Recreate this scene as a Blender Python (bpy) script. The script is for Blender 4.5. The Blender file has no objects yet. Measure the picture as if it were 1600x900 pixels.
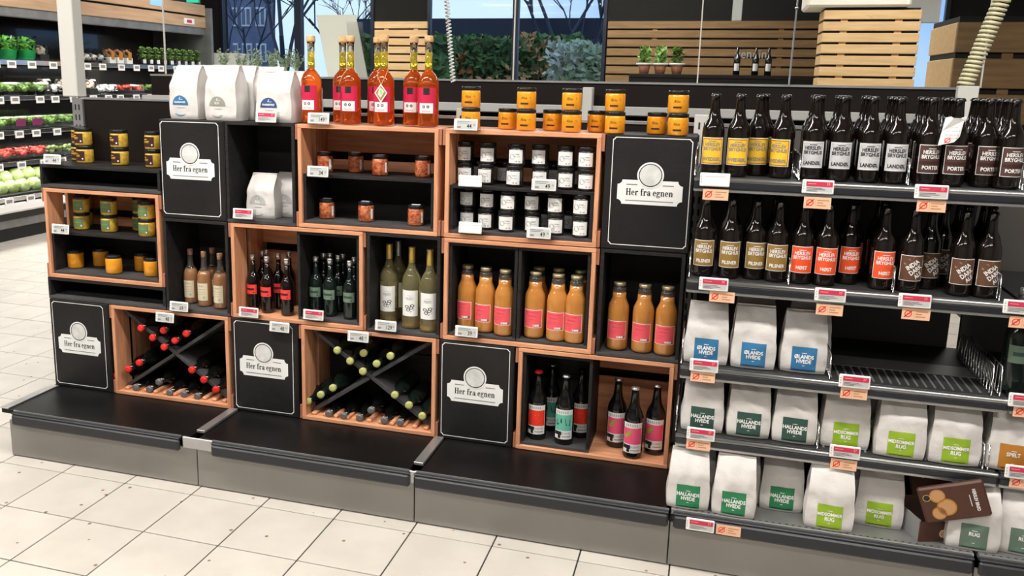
import bpy, math, random
from mathutils import Vector, Matrix, noise
random.seed(7)
S = bpy.context.scene
COL = S.collection
# ------------------------------------------------------------------ camera
CAM = Vector((3.05736, -3.10304, 1.76204))
CR = Vector((0.9566698, 0.29066198, 0.01727709)).normalized()
CU = Vector((-0.07395766, 0.18517354, 0.97991889)).normalized()
CF = Vector((-0.2816259, 0.93873658, -0.19864661)).normalized()
FPX, PPX, PPY = 1369.34, 700.637, 403.689
cd = bpy.data.cameras.new('camera'); cam = bpy.data.objects.new('camera', cd); COL.objects.link(cam)
m = Matrix((CR, CU, -CF)).transposed().to_4x4(); m.translation = CAM; cam.matrix_world = m
cd.sensor_width = 36; cd.lens = FPX * 36 / 1600
cd.shift_x = (800 - PPX) / 1600; cd.shift_y = -(450 - PPY) / 1600
cd.clip_start = .05; cd.clip_end = 200
S.camera = cam
S.view_settings.view_transform = 'Standard'; S.view_settings.look = 'None'
S.view_settings.gamma = 1; S.view_settings.use_curve_mapping = False
S.view_settings.exposure = 0.1
# ------------------------------------------------------------------ world: pale winter sky with thin cloud
w = bpy.data.worlds.new('sky'); S.world = w; w.use_nodes = True
nt = w.node_tree; nt.nodes.clear()
o = nt.nodes.new('ShaderNodeOutputWorld'); bg = nt.nodes.new('ShaderNodeBackground')
tc = nt.nodes.new('ShaderNodeTexCoord'); nz = nt.nodes.new('ShaderNodeTexNoise'); nz.inputs['Scale'].default_value = 3
nz.inputs['Detail'].default_value = 5
rp = nt.nodes.new('ShaderNodeValToRGB'); rp.color_ramp.elements[0].color = (.22, .42, .9, 1); rp.color_ramp.elements[1].color = (.66, .82, 1, 1)
rp.color_ramp.elements[0].position = .38; rp.color_ramp.elements[1].position = .6
nt.links.new(tc.outputs['Generated'], nz.inputs['Vector']); nt.links.new(nz.outputs['Fac'], rp.inputs['Fac'])
nt.links.new(rp.outputs['Color'], bg.inputs['Color']); bg.inputs['Strength'].default_value = 1.15
nt.links.new(bg.outputs['Background'], o.inputs['Surface'])
# ------------------------------------------------------------------ ceiling light energy (lamps themselves are built below)
def area(name, loc, sx, sy, power, col=(1, .96, .91), rot=(0, 0, 0)):
    l = bpy.data.lights.new(name, 'AREA'); l.shape = 'RECTANGLE'; l.size = sx; l.size_y = sy; l.energy = power; l.color = col
    ob = bpy.data.objects.new(name, l); ob.location = loc; ob.rotation_euler = rot; COL.objects.link(ob); return ob
CEIL = 3.8
LIGHT_ROWS = [(1.0, -1.1), (3.9, -1.1), (-1.7, -1.1), (1.0, -3.8), (3.9, -3.8), (-1.7, -3.8), (-2.2, 4.2), (1.2, 4.6), (4.6, 4.6), (-2.2, 7.2), (1.9, 7.4)]
for i, (x, y) in enumerate(LIGHT_ROWS):
    area('ceiling_light_glow', (x, y, CEIL - .16), 2.2, .30, (80 if y > -2 else 22) if y < 0 else 55)
# ------------------------------------------------------------------ pixel <-> place helpers (photo is 1600x900)
def ray(px, py): return CF * FPX + CR * (px - PPX) + CU * (PPY - py)
def atY(px, py, Y):
    d = ray(px, py); return CAM + d * ((Y - CAM.y) / d.y)
def atX(px, py, X):
    d = ray(px, py); return CAM + d * ((X - CAM.x) / d.x)
def atZ(px, py, z):
    d = ray(px, py); return CAM + d * ((z - CAM.z) / d.z)
def xat(px, Y, z):          # X of the point at depth Y, height z seen in photo column px
    n = CR * FPX + CF * (PPX - px)
    return CAM.x - (n.y * (Y - CAM.y) + n.z * (z - CAM.z)) / n.x
def yat(px, X, z):          # Y of the point on the plane X, height z seen in photo column px
    n = CR * FPX + CF * (PPX - px)
    return CAM.y - (n.x * (X - CAM.x) + n.z * (z - CAM.z)) / n.y
# ------------------------------------------------------------------ materials
M = {}
def mat(name, col, rough=.5, metal=0, bump=0, bscale=40, var=0, vscale=8, stretch=(1, 1, 1), trans=0, emit=0, spec=.5, coat=0, alpha=1, ior=1.45, col2=None, speck=None, flat=False):
    m = bpy.data.materials.new(name); m.use_nodes = True; M[name] = m
    nt = m.node_tree; b = nt.nodes['Principled BSDF']; L = nt.links.new
    b.inputs['Base Color'].default_value = (*col, 1); b.inputs['Roughness'].default_value = rough
    b.inputs['Metallic'].default_value = metal; b.inputs['Specular IOR Level'].default_value = spec
    b.inputs['Coat Weight'].default_value = coat; b.inputs['IOR'].default_value = ior
    b.inputs['Transmission Weight'].default_value = trans
    if alpha < 1: b.inputs['Alpha'].default_value = alpha
    if emit: b.inputs['Emission Color'].default_value = (*col, 1); b.inputs['Emission Strength'].default_value = emit
    if flat: return m
    tc = nt.nodes.new('ShaderNodeTexCoord'); mp = nt.nodes.new('ShaderNodeMapping'); mp.inputs['Scale'].default_value = stretch
    L(tc.outputs['Object'], mp.inputs['Vector'])
    oi = nt.nodes.new('ShaderNodeObjectInfo'); ad = nt.nodes.new('ShaderNodeVectorMath'); ad.operation = 'ADD'
    sc = nt.nodes.new('ShaderNodeVectorMath'); sc.operation = 'SCALE'; sc.inputs[3].default_value = 17
    cx = nt.nodes.new('ShaderNodeCombineXYZ'); L(oi.outputs['Random'], cx.inputs[0]); L(oi.outputs['Random'], cx.inputs[1]); L(oi.outputs['Random'], cx.inputs[2])
    L(cx.outputs[0], sc.inputs[0]); L(mp.outputs[0], ad.inputs[0]); L(sc.outputs[0], ad.inputs[1])
    if var or col2:
        n = nt.nodes.new('ShaderNodeTexNoise'); n.inputs['Scale'].default_value = vscale; n.inputs['Detail'].default_value = 6; L(ad.outputs[0], n.inputs['Vector'])
        r = nt.nodes.new('ShaderNodeValToRGB'); e = r.color_ramp.elements
        c2 = col2 or tuple(min(1, c * (1 + var)) for c in col); c1 = col if col2 else tuple(c * (1 - var) for c in col)
        e[0].position = .35; e[1].position = .65; e[0].color = (*c1, 1); e[1].color = (*c2, 1)
        L(n.outputs['Fac'], r.inputs['Fac']); out = r.outputs['Color']
        if speck:
            v = nt.nodes.new('ShaderNodeTexVoronoi'); v.inputs['Scale'].default_value = speck[0]; L(ad.outputs[0], v.inputs['Vector'])
            lt = nt.nodes.new('ShaderNodeMath'); lt.operation = 'LESS_THAN'; lt.inputs[1].default_value = speck[1]; L(v.outputs['Distance'], lt.inputs[0])
            mx = nt.nodes.new('ShaderNodeMix'); mx.data_type = 'RGBA'; L(lt.outputs[0], mx.inputs['Factor']); L(out, mx.inputs['A']); mx.inputs['B'].default_value = (*speck[2], 1); out = mx.outputs['Result']
        L(out, b.inputs['Base Color'])
    if bump:
        n2 = nt.nodes.new('ShaderNodeTexNoise'); n2.inputs['Scale'].default_value = bscale; n2.inputs['Detail'].default_value = 4; L(ad.outputs[0], n2.inputs['Vector'])
        bp = nt.nodes.new('ShaderNodeBump'); bp.inputs['Strength'].default_value = bump; bp.inputs['Distance'].default_value = .01; L(n2.outputs['Fac'], bp.inputs['Height']); L(bp.outputs[0], b.inputs['Normal'])
    return m
mat('pine', (.72, .35, .19), .5, col2=(.54, .235, .12), vscale=5, stretch=(1, 9, 9), bump=.15, speck=(7, .05, (.25, .08, .03)))
mat('pine_upright', (.72, .35, .19), .5, col2=(.54, .235, .12), vscale=5, stretch=(9, 9, 1), bump=.15, speck=(7, .05, (.25, .08, .03)))
mat('pine_red', (.42, .17, .09), .55, col2=(.30, .11, .06), vscale=6, stretch=(9, 9, 1), bump=.15)
mat('slat_wood', (.70, .47, .24), .45, col2=(.60, .37, .17), vscale=3, stretch=(1, 12, 12), bump=.1, speck=(3.2, .07, (.2, .08, .03)))
mat('slat_wood_dim', (.26, .15, .06), .5, col2=(.19, .105, .04), vscale=3, stretch=(1, 12, 12), bump=.1, speck=(3.2, .08, (.1, .04, .02)))  # darker copy of slat_wood, with shade put into the colour
mat('fridge_wood', (.50, .33, .20), .45, col2=(.40, .25, .15), vscale=2, stretch=(12, 1, 12), bump=.1)
mat('black_stain', (.012, .011, .011), .6, spec=.3, col2=(.020, .018, .018), vscale=6, stretch=(1, 6, 6), bump=.3, bscale=30)
mat('black_shelf', (.042, .041, .042), .7, col2=(.058, .056, .057), vscale=9, bump=.3, bscale=60)
mat('board_black', (.010, .009, .0095), .5, spec=.35, col2=(.015, .0135, .014), vscale=5, bump=.15, bscale=50)
mat('print_white', (.80, .80, .78), .5, flat=True)
mat('moon_grey', (.70, .70, .68), .5, col2=(.55, .55, .53), vscale=25)
mat('ink', (.012, .012, .012), .5, flat=True)
mat('ink_grey', (.22, .22, .22), .5, flat=True)
mat('platform_black', (.005, .0045, .0045), .36, spec=.2, col2=(.009, .008, .008), vscale=4, bump=.05, bscale=300)
mat('rail_black', (.02, .021, .026), .32, flat=True)
mat('kick_grey', (.31, .295, .275), .42, metal=.35, var=.07, vscale=2)
mat('galv', (.5, .5, .5), .35, metal=.8, var=.1, vscale=8)
mat('shelf_zinc', (.22, .22, .215), .42, metal=.5, var=.15, vscale=6)
mat('chrome', (.8, .8, .8), .18, metal=1, flat=True)
mat('grey_paint', (.55, .54, .50), .5, flat=True)
mat('backpanel', (.012, .009, .0075), .45, spec=.2, var=.25, vscale=2)
mat('backpanel_grey', (.075, .068, .06), .6, var=.12, vscale=2)
mat('dark_void', (.006, .006, .006), .8, flat=True)
mat('floor_grout', (.02, .018, .016), .9, flat=True)
mat('tile', (.54, .50, .445), .32, col2=(.60, .56, .50), vscale=5, speck=(11, .085, (.22, .13, .08)), bump=.03)
mat('plaster', (.30, .29, .27), .8, flat=True)
mat('ceiling', (.20, .20, .19), .9, flat=True)
mat('rail_silver', (.30, .30, .30), .28, metal=.8, flat=True)
mat('deck_dark', (.022, .022, .022), .5, flat=True)
mat('wall_dark', (.015, .013, .012), .7, spec=.2, flat=True)
mat('cream', (.75, .70, .60), .6, flat=True)
mat('frame_blue', (.008, .012, .028), .4, flat=True)
mat('lamp_emit', (1, .96, .9), .5, emit=12, flat=True)
mat('amber', (.0065, .004, .003), .10, spec=.8, flat=True)
mat('bottle_dark', (.004, .0045, .004), .10, spec=.8, flat=True)
mat('bottle_green', (.006, .011, .009), .10, spec=.8, flat=True)
mat('juice', (.46, .18, .035), .10, spec=.8, coat=.5, col2=(.54, .23, .055), vscale=9)
mat('glass', (.95, .97, .96), .02, trans=1, flat=True)
mat('glass_smoke', (.30, .27, .24), .04, trans=.85, flat=True)
mat('cordial', (.74, .13, .015), .03, trans=.75, ior=1.36, flat=True)
mat('cordial_neck', (.75, .60, .06), .03, trans=.75, ior=1.36, flat=True)
mat('white_wine', (.80, .72, .38), .06, spec=.8, trans=.88, ior=1.36, flat=True)
mat('wine_amber', (.75, .42, .10), .03, trans=.8, ior=1.36, flat=True)
mat('whisky', (.66, .33, .16), .05, trans=.6, coat=.4, flat=True)
mat('cork', (.55, .34, .16), .8, var=.2, vscale=60)
mat('gold_foil', (.62, .42, .10), .3, metal=.6, flat=True)
mat('silver', (.7, .7, .7), .25, metal=.9, flat=True)
mat('cap_gold', (.45, .38, .22), .3, metal=.7, flat=True)
mat('cap_black', (.012, .012, .012), .2, flat=True)
mat('cap_teal', (.25, .42, .36), .35, flat=True)
mat('capsule_red', (.75, .025, .02), .3, flat=True)
mat('capsule_green', (.48, .50, .17), .35, flat=True)
mat('capsule_grey', (.17, .165, .165), .35, metal=.2, flat=True)
mat('honey', (.80, .34, .02), .12, coat=.5, col2=(.70, .26, .012), vscale=20)
mat('mustard', (.60, .38, .05), .25, var=.2, vscale=60, coat=.4)
mat('grey_jar', (.025, .019, .019), .15, coat=.5, flat=True)
mat('chili', (.30, .03, .008), .3, col2=(.66, .22, .08), vscale=60, coat=.7, bump=.6, bscale=120)
mat('paper_white', (.80, .79, .77), .6, flat=True)
mat('paper_cream', (.68, .60, .42), .6, flat=True)
mat('bag', (.62, .59, .565), .75, var=.03, vscale=12, bump=.5, bscale=18)
for n, c in dict(yellow=(.85, .50, .03), silverlab=(.52, .52, .53), porter=(.075, .035, .028), pilsner=(.27, .16, .035), hoest=(.80, .085, .02), ida=(.11, .05, .025), ida2=(.32, .20, .03), ida3=(.30, .17, .10), pinkred=(.82, .10, .12), redlab=(.85, .05, .05), sage=(.15, .21, .15), blue=(.03, .16, .33), navy=(.03, .07, .2), warmgrey=(.28, .28, .24), stone=(.42, .42, .40), dkgreen=(.025, .07, .055), green=(.02, .20, .08), lime=(.27, .42, .02), slategreen=(.11, .17, .13), orange=(.42, .17, .02), magenta=(.55, .012, .06), brownlab=(.05, .015, .015), olive=(.13, .20, .09), musik_red=(.85, .04, .02), musik_teal=(.14, .50, .38), musik_pink=(.85, .10, .22), peach=(.85, .50, .33), orgred=(.80, .06, .03), tagred=(.55, .03, .08), lcd=(.50, .51, .49), offwhite=(.62, .60, .55), purple=(.20, .02, .10), black=(.012, .012, .012), skyblue=(.3, .55, .9), exit=(.02, .4, .25), choc=(.07, .025, .015), bread=(.50, .26, .12)).items():
    mat(n, c, .5, flat=True)
mat('leaf', (.10, .22, .04), .6, col2=(.22, .36, .08), vscale=30)
mat('leaf_bright', (.10, .55, .06), .5, col2=(.30, .70, .12), vscale=30)
mat('leaf_dusty', (.30, .38, .22), .7, col2=(.46, .52, .36), vscale=30)
mat('cabbage', (.26, .38, .10), .5, col2=(.45, .54, .25), vscale=18, bump=.6, bscale=30)
mat('greenveg', (.09, .22, .04), .5, col2=(.28, .42, .10), vscale=40, bump=.5)
mat('redveg', (.65, .03, .03), .3, col2=(.75, .20, .14), vscale=40)
mat('mushroom', (.45, .30, .20), .6, col2=(.75, .68, .60), vscale=60)

mat('green_plastic', (.02, .45, .12), .3, flat=True)
mat('brick', (.13, .15, .23), .9, col2=(.20, .20, .28), vscale=1.4)
mat('hedge', (.035, .10, .03), .9, col2=(.14, .22, .07), vscale=3)
mat('hedge_rust', (.55, .20, .06), .9, col2=(.6, .45, .22), vscale=5)
mat('bark', (.05, .055, .08), .9, flat=True)
mat('paving', (.18, .19, .2), .9, var=.2)
mat('coil_cream', (.62, .58, .38), .45, flat=True)
mat('coil_white', (.75, .75, .72), .45, flat=True)
def thin(name, tint, gloss, rough):      # thin clear sheet: lets light straight through, mirrors a little
    m = bpy.data.materials.new(name); m.use_nodes = True; M[name] = m; nt = m.node_tree; nt.nodes.clear(); L = nt.links.new
    o = nt.nodes.new('ShaderNodeOutputMaterial'); mx = nt.nodes.new('ShaderNodeMixShader'); t = nt.nodes.new('ShaderNodeBsdfTransparent'); g = nt.nodes.new('ShaderNodeBsdfGlossy')
    t.inputs['Color'].default_value = (*tint, 1); g.inputs['Roughness'].default_value = rough
    lw = nt.nodes.new('ShaderNodeLayerWeight'); lw.inputs['Blend'].default_value = gloss
    L(lw.outputs['Fresnel'], mx.inputs[0]); L(t.outputs[0], mx.inputs[1]); L(g.outputs[0], mx.inputs[2]); L(mx.outputs[0], o.inputs['Surface'])
thin('pane', (.96, .98, .98), .12, .02); thin('film', (.93, .93, .93), .22, .12)
# ------------------------------------------------------------------ mesh builder
_T = {}
def text_geo(s, size, align='CENTER', bold=0, spacing=1.0):
    k = (s, size, align, bold, spacing)
    if k in _T: return _T[k]
    cu = bpy.data.curves.new('t', 'FONT'); cu.body = s; cu.size = size; cu.align_x = align; cu.align_y = 'CENTER'; cu.resolution_u = 2
    cu.offset = bold; cu.space_character = spacing
    ob = bpy.data.objects.new('t', cu); COL.objects.link(ob)
    dg = bpy.context.evaluated_depsgraph_get(); me = bpy.data.meshes.new_from_object(ob.evaluated_get(dg))
    v = [tuple(x.co) for x in me.vertices]; f = [tuple(p.vertices) for p in me.polygons]
    bpy.data.objects.remove(ob); bpy.data.meshes.remove(me); bpy.data.curves.remove(cu)
    _T[k] = (v, f); return _T[k]
class MB:
    def __init__(s): s.v = []; s.f = []; s.m = []; s.sm = []
    def add(s, vs, fs, m, smooth=False):
        b = len(s.v); s.v += [tuple(v) for v in vs]
        for f in fs: s.f.append([i + b for i in f]); s.m.append(m); s.sm.append(smooth)
        return b
    def box(s, x0, x1, y0, y1, z0, z1, m, b=0):
        lo = (x0, y0, z0); hi = (x1, y1, z1)
        if b <= 0:
            vs = [(hi[0] if i & 1 else lo[0], hi[1] if i & 2 else lo[1], hi[2] if i & 4 else lo[2]) for i in range(8)]
            s.add(vs, [(0, 2, 3, 1), (4, 5, 7, 6), (0, 1, 5, 4), (2, 6, 7, 3), (0, 4, 6, 2), (1, 3, 7, 5)], m); return s
        b = min(b, .45 * min(x1 - x0, y1 - y0, z1 - z0)); V = {}; vs = []
        for i in (-1, 1):
            for j in (-1, 1):
                for k in (-1, 1):
                    sg = (i, j, k)
                    for a in range(3):
                        V[(i, j, k, a)] = len(vs)
                        vs.append(tuple((hi[q] if sg[q] > 0 else lo[q]) - (0 if q == a else sg[q] * b) for q in range(3)))
        c = [(lo[q] + hi[q]) / 2 for q in range(3)]; fs = []
        def key(sg, a): return V[(sg[0], sg[1], sg[2], a)]
        for a in range(3):
            p, q = (a + 1) % 3, (a + 2) % 3
            for sa in (-1, 1):
                f = []
                for sp, sq in ((-1, -1), (1, -1), (1, 1), (-1, 1)):
                    g = [0, 0, 0]; g[a] = sa; g[p] = sp; g[q] = sq; f.append(key(g, a))
                fs.append(f)
                for sp in (-1, 1):          # edge between a and p
                    g1 = [0, 0, 0]; g1[a] = sa; g1[p] = sp; g1[q] = -1; g2 = list(g1); g2[q] = 1
                    fs.append([key(g1, a), key(g2, a), key(g2, p), key(g1, p)])
        for i in (-1, 1):
            for j in (-1, 1):
                for k in (-1, 1): fs.append([key((i, j, k), a) for a in range(3)])
        out = []
        for f in fs:
            P = [Vector(vs[i]) for i in f]; n = (P[1] - P[0]).cross(P[2] - P[0]); cc = sum(P, Vector()) / len(P) - Vector(c)
            out.append(f if n.dot(cc) > 0 else f[::-1])
        s.add(vs, out, m); return s
    def lathe(s, prof, m, seg=20, cx=0, cy=0, smooth=True, z=0):
        vs = []; fs = []; rows = []
        for r, h in prof:
            if r < 1e-6: rows.append([len(vs)]); vs.append((cx, cy, h + z))
            else:
                rows.append(list(range(len(vs), len(vs) + seg)))
                vs += [(cx + r * math.cos(6.28318 * i / seg), cy + r * math.sin(6.28318 * i / seg), h + z) for i in range(seg)]
        for a, b in zip(rows, rows[1:]):
            for i in range(seg):
                j = (i + 1) % seg
                if len(a) == 1 and len(b) == 1: continue
                if len(a) == 1: fs.append((a[0], b[j], b[i]))
                elif len(b) == 1: fs.append((a[i], a[j], b[0]))
                else: fs.append((a[i], a[j], b[j], b[i]))
        s.add(vs, fs, m, smooth); return s
    def tube(s, pts, r, m, seg=6, rr=None):
        pts = [Vector(p) for p in pts]; vs = []; n = len(pts)
        for i, p in enumerate(pts):
            t = (pts[min(i + 1, n - 1)] - pts[max(i - 1, 0)]).normalized(); a = t.orthogonal().normalized() if abs(t.z) > .95 else t.cross(Vector((0, 0, 1))).normalized(); b = t.cross(a)
            R_ = rr[i] if rr else r
            vs += [p + (a * math.cos(6.28318 * k / seg) + b * math.sin(6.28318 * k / seg)) * R_ for k in range(seg)]
        fs = [(i * seg + k, i * seg + (k + 1) % seg, (i + 1) * seg + (k + 1) % seg, (i + 1) * seg + k) for i in range(n - 1) for k in range(seg)]
        fs += [tuple(range(seg)), tuple((n - 1) * seg + k for k in reversed(range(seg)))]
        s.add(vs, fs, m, True); return s
    def grid(s, nx, nz, fn, m, smooth=True):       # fn(u,v)->point, u,v in 0..1
        vs = [fn(i / nx, j / nz) for j in range(nz + 1) for i in range(nx + 1)]
        fs = [(j * (nx + 1) + i, j * (nx + 1) + i + 1, (j + 1) * (nx + 1) + i + 1, (j + 1) * (nx + 1) + i) for j in range(nz) for i in range(nx)]
        s.add(vs, fs, m, smooth); return s
    def text(s, t, size, x, z, m, fn, sx=1, align='CENTER', bold=0, rot=0, spacing=1.0):
        v, f = text_geo(t, size, align, bold, spacing); c, q = math.cos(rot), math.sin(rot)
        s.add([fn(x + (a[0] * sx * c - a[1] * q), z + (a[0] * sx * q + a[1] * c)) for a in v], f, m); return s
    def rect(s, x0, x1, z0, z1, m, fn, n=8):       # sheet on a curved surface fn(x,z)
        return s.grid(n, 1, lambda u, v: fn(x0 + (x1 - x0) * u, z0 + (z1 - z0) * v), m)
    def poly(s, pts, m, fn): s.add([fn(a, b) for a, b in pts], [tuple(range(len(pts)))], m); return s
    def border(s, x0, x1, z0, z1, t, m, fn, n=8):
        s.rect(x0, x1, z0, z0 + t, m, fn, n); s.rect(x0, x1, z1 - t, z1, m, fn, n); s.rect(x0, x0 + t, z0, z1, m, fn, 1); s.rect(x1 - t, x1, z0, z1, m, fn, 1); return s
    def ring(s, cx, cz, r0, r1, m, fn, seg=32, sx=1):
        vs = []; 
        for i in range(seg):
            a = 6.28318 * i / seg
            for r in (r0, r1): vs.append(fn(cx + r * sx * math.cos(a), cz + r * math.sin(a)))
        fs = [(2 * i, 2 * i + 1, 2 * ((i + 1) % seg) + 1, 2 * ((i + 1) % seg)) for i in range(seg)]
        s.add(vs, fs, m); return s
    def disc(s, cx, cz, r, m, fn, seg=28, a0=0, a1=6.28318):
        n = seg; pts = [(cx + r * math.cos(a0 + (a1 - a0) * i / n), cz + r * math.sin(a0 + (a1 - a0) * i / n)) for i in range(n + (0 if a1 - a0 > 6.2 else 1))]
        return s.poly(pts, m, fn)
    def build(s, name, parent=None, loc=(0, 0, 0), rot=(0, 0, 0)):
        me = bpy.data.meshes.new(name); me.from_pydata(s.v, [], s.f); names = []
        for x in s.m:
            if x not in names: names.append(x)
        for x in names: me.materials.append(M[x])
        me.polygons.foreach_set('material_index', [names.index(x) for x in s.m]); me.polygons.foreach_set('use_smooth', s.sm); me.update()
        ob = bpy.data.objects.new(name, me); COL.objects.link(ob); ob.location = loc; ob.rotation_euler = rot
        if parent: ob.parent = parent
        return ob
def slab_text(mb, word, cap, cx, cz, m, fn, sx=1.0):
    """condensed slab-serif lettering drawn from strokes, centred on cx, cz"""
    G = []
    def bx(x0, x1, z0, z1): G.append([(x0, z0), (x1, z0), (x1, z1), (x0, z1)])
    def arc(x, z, ro, zo, ri, zi, a0, a1, n=14):
        for i in range(n):
            p, q = math.radians(a0 + (a1 - a0) * i / n), math.radians(a0 + (a1 - a0) * (i + 1) / n)
            G.append([(x + ri * math.cos(p), z + zi * math.sin(p)), (x + ro * math.cos(p), z + zo * math.sin(p)), (x + ro * math.cos(q), z + zo * math.sin(q)), (x + ri * math.cos(q), z + zi * math.sin(q))])
    def dot(x, z, r): G.append([(x + r * math.cos(6.2832 * i / 10), z + r * math.sin(6.2832 * i / 10)) for i in range(10)])
    def gl(c):
        if c == 'H':
            for x in (.06, .47): bx(x, x + .17, 0, 1); bx(x - .06, x + .23, 0, .06); bx(x - .06, x + .23, .94, 1)
            bx(.2, .5, .46, .53); return .76
        if c == 'e': arc(.25, .34, .23, .35, .07, .28, 5, 318, 20); bx(.1, .44, .33, .39); return .54
        if c == 'n': bx(.06, .22, 0, .66); bx(0, .28, 0, .05); bx(0, .1, .61, .66); arc(.34, .42, .19, .26, .03, .19, 0, 150); bx(.37, .53, 0, .43); bx(.31, .59, 0, .05); return .64
        if c == 'r': bx(.06, .22, 0, .66); bx(0, .30, 0, .05); bx(0, .1, .61, .66); arc(.34, .44, .16, .24, .03, .17, 50, 160, 8); dot(.39, .57, .085); return .52
        if c == 'f': bx(.1, .26, 0, .86); bx(.04, .34, 0, .05); bx(0, .38, .6, .66); arc(.28, .84, .18, .2, .02, .13, 40, 180, 8); dot(.40, .92, .075); return .44
        if c == 'a': bx(.31, .46, .04, .47); arc(.27, .46, .19, .23, .04, .16, 0, 150, 10); dot(.11, .50, .075); arc(.20, .19, .19, .2, .06, .14, 0, 360, 16); bx(.42, .55, 0, .06); return .58
        if c == 'g': arc(.22, .46, .21, .22, .06, .16, 0, 360, 18); arc(.25, -.08, .25, .17, .12, .10, 0, 360, 18); bx(.05, .17, .05, .3); bx(.34, .52, .59, .66); return .56
        return .24
    x = 0; out = []
    for c in word:
        G.clear(); wd = gl(c); out += [[(p[0] + x, p[1]) for p in g_] for g_ in G]; x += wd
    for g_ in out: mb.poly([(cx + (a - x / 2) * cap * sx, cz + b * cap - cap * .38) for a, b in g_], m, fn)
    return mb
def tag(o, label, cat, group=None):
    o['label'] = label; o['category'] = cat
    if group: o['group'] = group
    return o
def struct(o): o['kind'] = 'structure'; return o
def empty(name, loc=(0, 0, 0), rz=0):
    o = bpy.data.objects.new(name, None); o.location = loc; o.rotation_euler = (0, 0, rz); o.empty_display_size = .05; COL.objects.link(o); return o
def copy_tree(o, parent=None):
    c = o.copy(); COL.objects.link(c)
    if parent: c.parent = parent
    for ch in o.children: copy_tree(ch, c)
    return c
PROTO = {}
KIND_OF = []
def put(kind, loc, label, cat, group=None, rz=0, rot=None, scale=None):
    if kind not in PROTO: PROTO[kind] = BUILD[kind](); o = PROTO[kind]
    else: o = copy_tree(PROTO[kind])
    o.location = loc; o.rotation_euler = rot or (0, 0, rz); o.scale = (scale,) * 3 if scale else (1, 1, 1)
    if 'group' in o: del o['group']
    KIND_OF.append((kind, o)); return tag(o, label, cat, group)
ORD = 'first second third fourth fifth sixth seventh eighth ninth tenth eleventh twelfth'.split()
def cyl(R, y=0):    # wraps a flat label around a cylinder, facing -Y
    return lambda x, z: (R * math.sin(x / R), -R * math.cos(x / R), z)
def flat(y): return lambda x, z: (x, y, z)
# ------------------------------------------------------------------ room shell
fl = MB().box(-6, 7, -6, 9.2, -.12, -.004, 'floor_grout').build('floor'); struct(fl)
T = .333; X0 = .014; Y0 = -.076
cells = []
for i in range(-13, 16):
    for j in range(-12, 28):
        x0 = X0 + i * T; y1 = Y0 - j * -T
        cx_, cy_ = x0 + T / 2, Y0 + j * T - T / 2
        if -4.3 < cx_ < 5 and -4.2 < cy_ < 8.9:
            d = Vector((cx_, cy_, 0)) - CAM; Z = d.dot(CF)
            if Z < .3: continue
            px = PPX + FPX * d.dot(CR) / Z; py = PPY - FPX * d.dot(CU) / Z
            inview = -150 < px < 1750 and py < 1150 and not (cx_ > .1 and cy_ > .25)
            if inview or (cy_ > -2.5 and cx_ < 5): cells.append((not inview, d.length, cx_, cy_))
cells.sort()
tb = MB().box(-0.1637, 0.1637, -0.1637, 0.1637, -.01, 0, 'tile', .0012)
t0 = tb.build('floor_tile', fl); t0.location = (cells[0][2], cells[0][3], 0)
for c in cells[1:290]:
    t1 = t0.copy(); COL.objects.link(t1); t1.location = (c[2], c[3], random.uniform(-.0003, 0)); t1.rotation_euler.z = 0
rest = MB()
for c in cells[290:]: rest.box(c[2] - 0.1637, c[2] + 0.1637, c[3] - 0.1637, c[3] + 0.1637, -.01, 0, 'tile')
if rest.v: r_ = rest.build('floor_tiles_beyond', fl); r_['kind'] = 'stuff'
struct(MB().box(-6, 7, -6, 9.2, CEIL, CEIL + .1, 'ceiling').build('ceiling'))
struct(MB().box(-6, -5.9, -6, 9.2, 0, CEIL, 'plaster').build('wall_left'))
struct(MB().box(6.9, 7, -6, 9.2, 0, CEIL, 'plaster').build('wall_right'))
struct(MB().box(-6, 7, -6.1, -6, 0, CEIL, 'plaster').build('wall_front'))
WY = 9.0; SILL = 1.72; WTOP = 3.35
wl, wm, wr = xat(345, WY, 2.6), xat(585, WY, 2.6), xat(668, WY, 2.6)
we = xat(949, WY, 2.6); w5, w6 = 5.2, 5.62
wb = MB()
for a, b in ((-6, wl), (wm, wr), (we, w5), (w6, 7)): wb.box(a, b, WY, WY + .2, 0, CEIL, 'wall_dark')
for a, b in ((wl, wm), (wr, we), (w5, w6)): wb.box(a, b, WY, WY + .2, 0, SILL, 'wall_dark'); wb.box(a, b, WY, WY + .2, WTOP, CEIL, 'wall_dark')
struct(wb.build('wall_back'))
def window(n, a, b, mull):
    e = empty('window_%d' % n, ((a + b) / 2, WY, SILL)); e['kind'] = 'structure'
    cx_ = (a + b) / 2
    f = MB(); t = .05
    f.box(a - cx_, a - cx_ + t, -.03, .06, 0, WTOP - SILL, 'frame_blue', .004).box(b - cx_ - t, b - cx_, -.03, .06, 0, WTOP - SILL, 'frame_blue', .004)
    f.box(a - cx_, b - cx_, -.03, .06, 0, .06, 'frame_blue', .004).box(a - cx_, b - cx_, -.03, .06, WTOP - SILL - .06, WTOP - SILL, 'frame_blue', .004)
    f.build('window_frame', e)
    for x, wd in mull: MB().box(x - cx_ - wd / 2, x - cx_ + wd / 2, -.04, .07, .02, WTOP - SILL - .02, 'frame_blue', .004).build('mullion', e)
    MB().box(a - cx_, b - cx_, -.12, 0, -.03, 0, 'offwhite', .004).build('window_sill', e)
    ed = [a] + [x for x, _ in mull] + [b]
    for p, q in zip(ed, ed[1:]): MB().box(p - cx_ + .04, q - cx_ - .04, .02, .03, .05, WTOP - SILL - .05, 'pane').build('pane', e)
window(1, wl, wm, [(xat(467, WY, 2.3), .11)])
window(2, wr, we, [(xat(805, WY, 2.3), .08)])
window(3, w5, w6, [])
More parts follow.
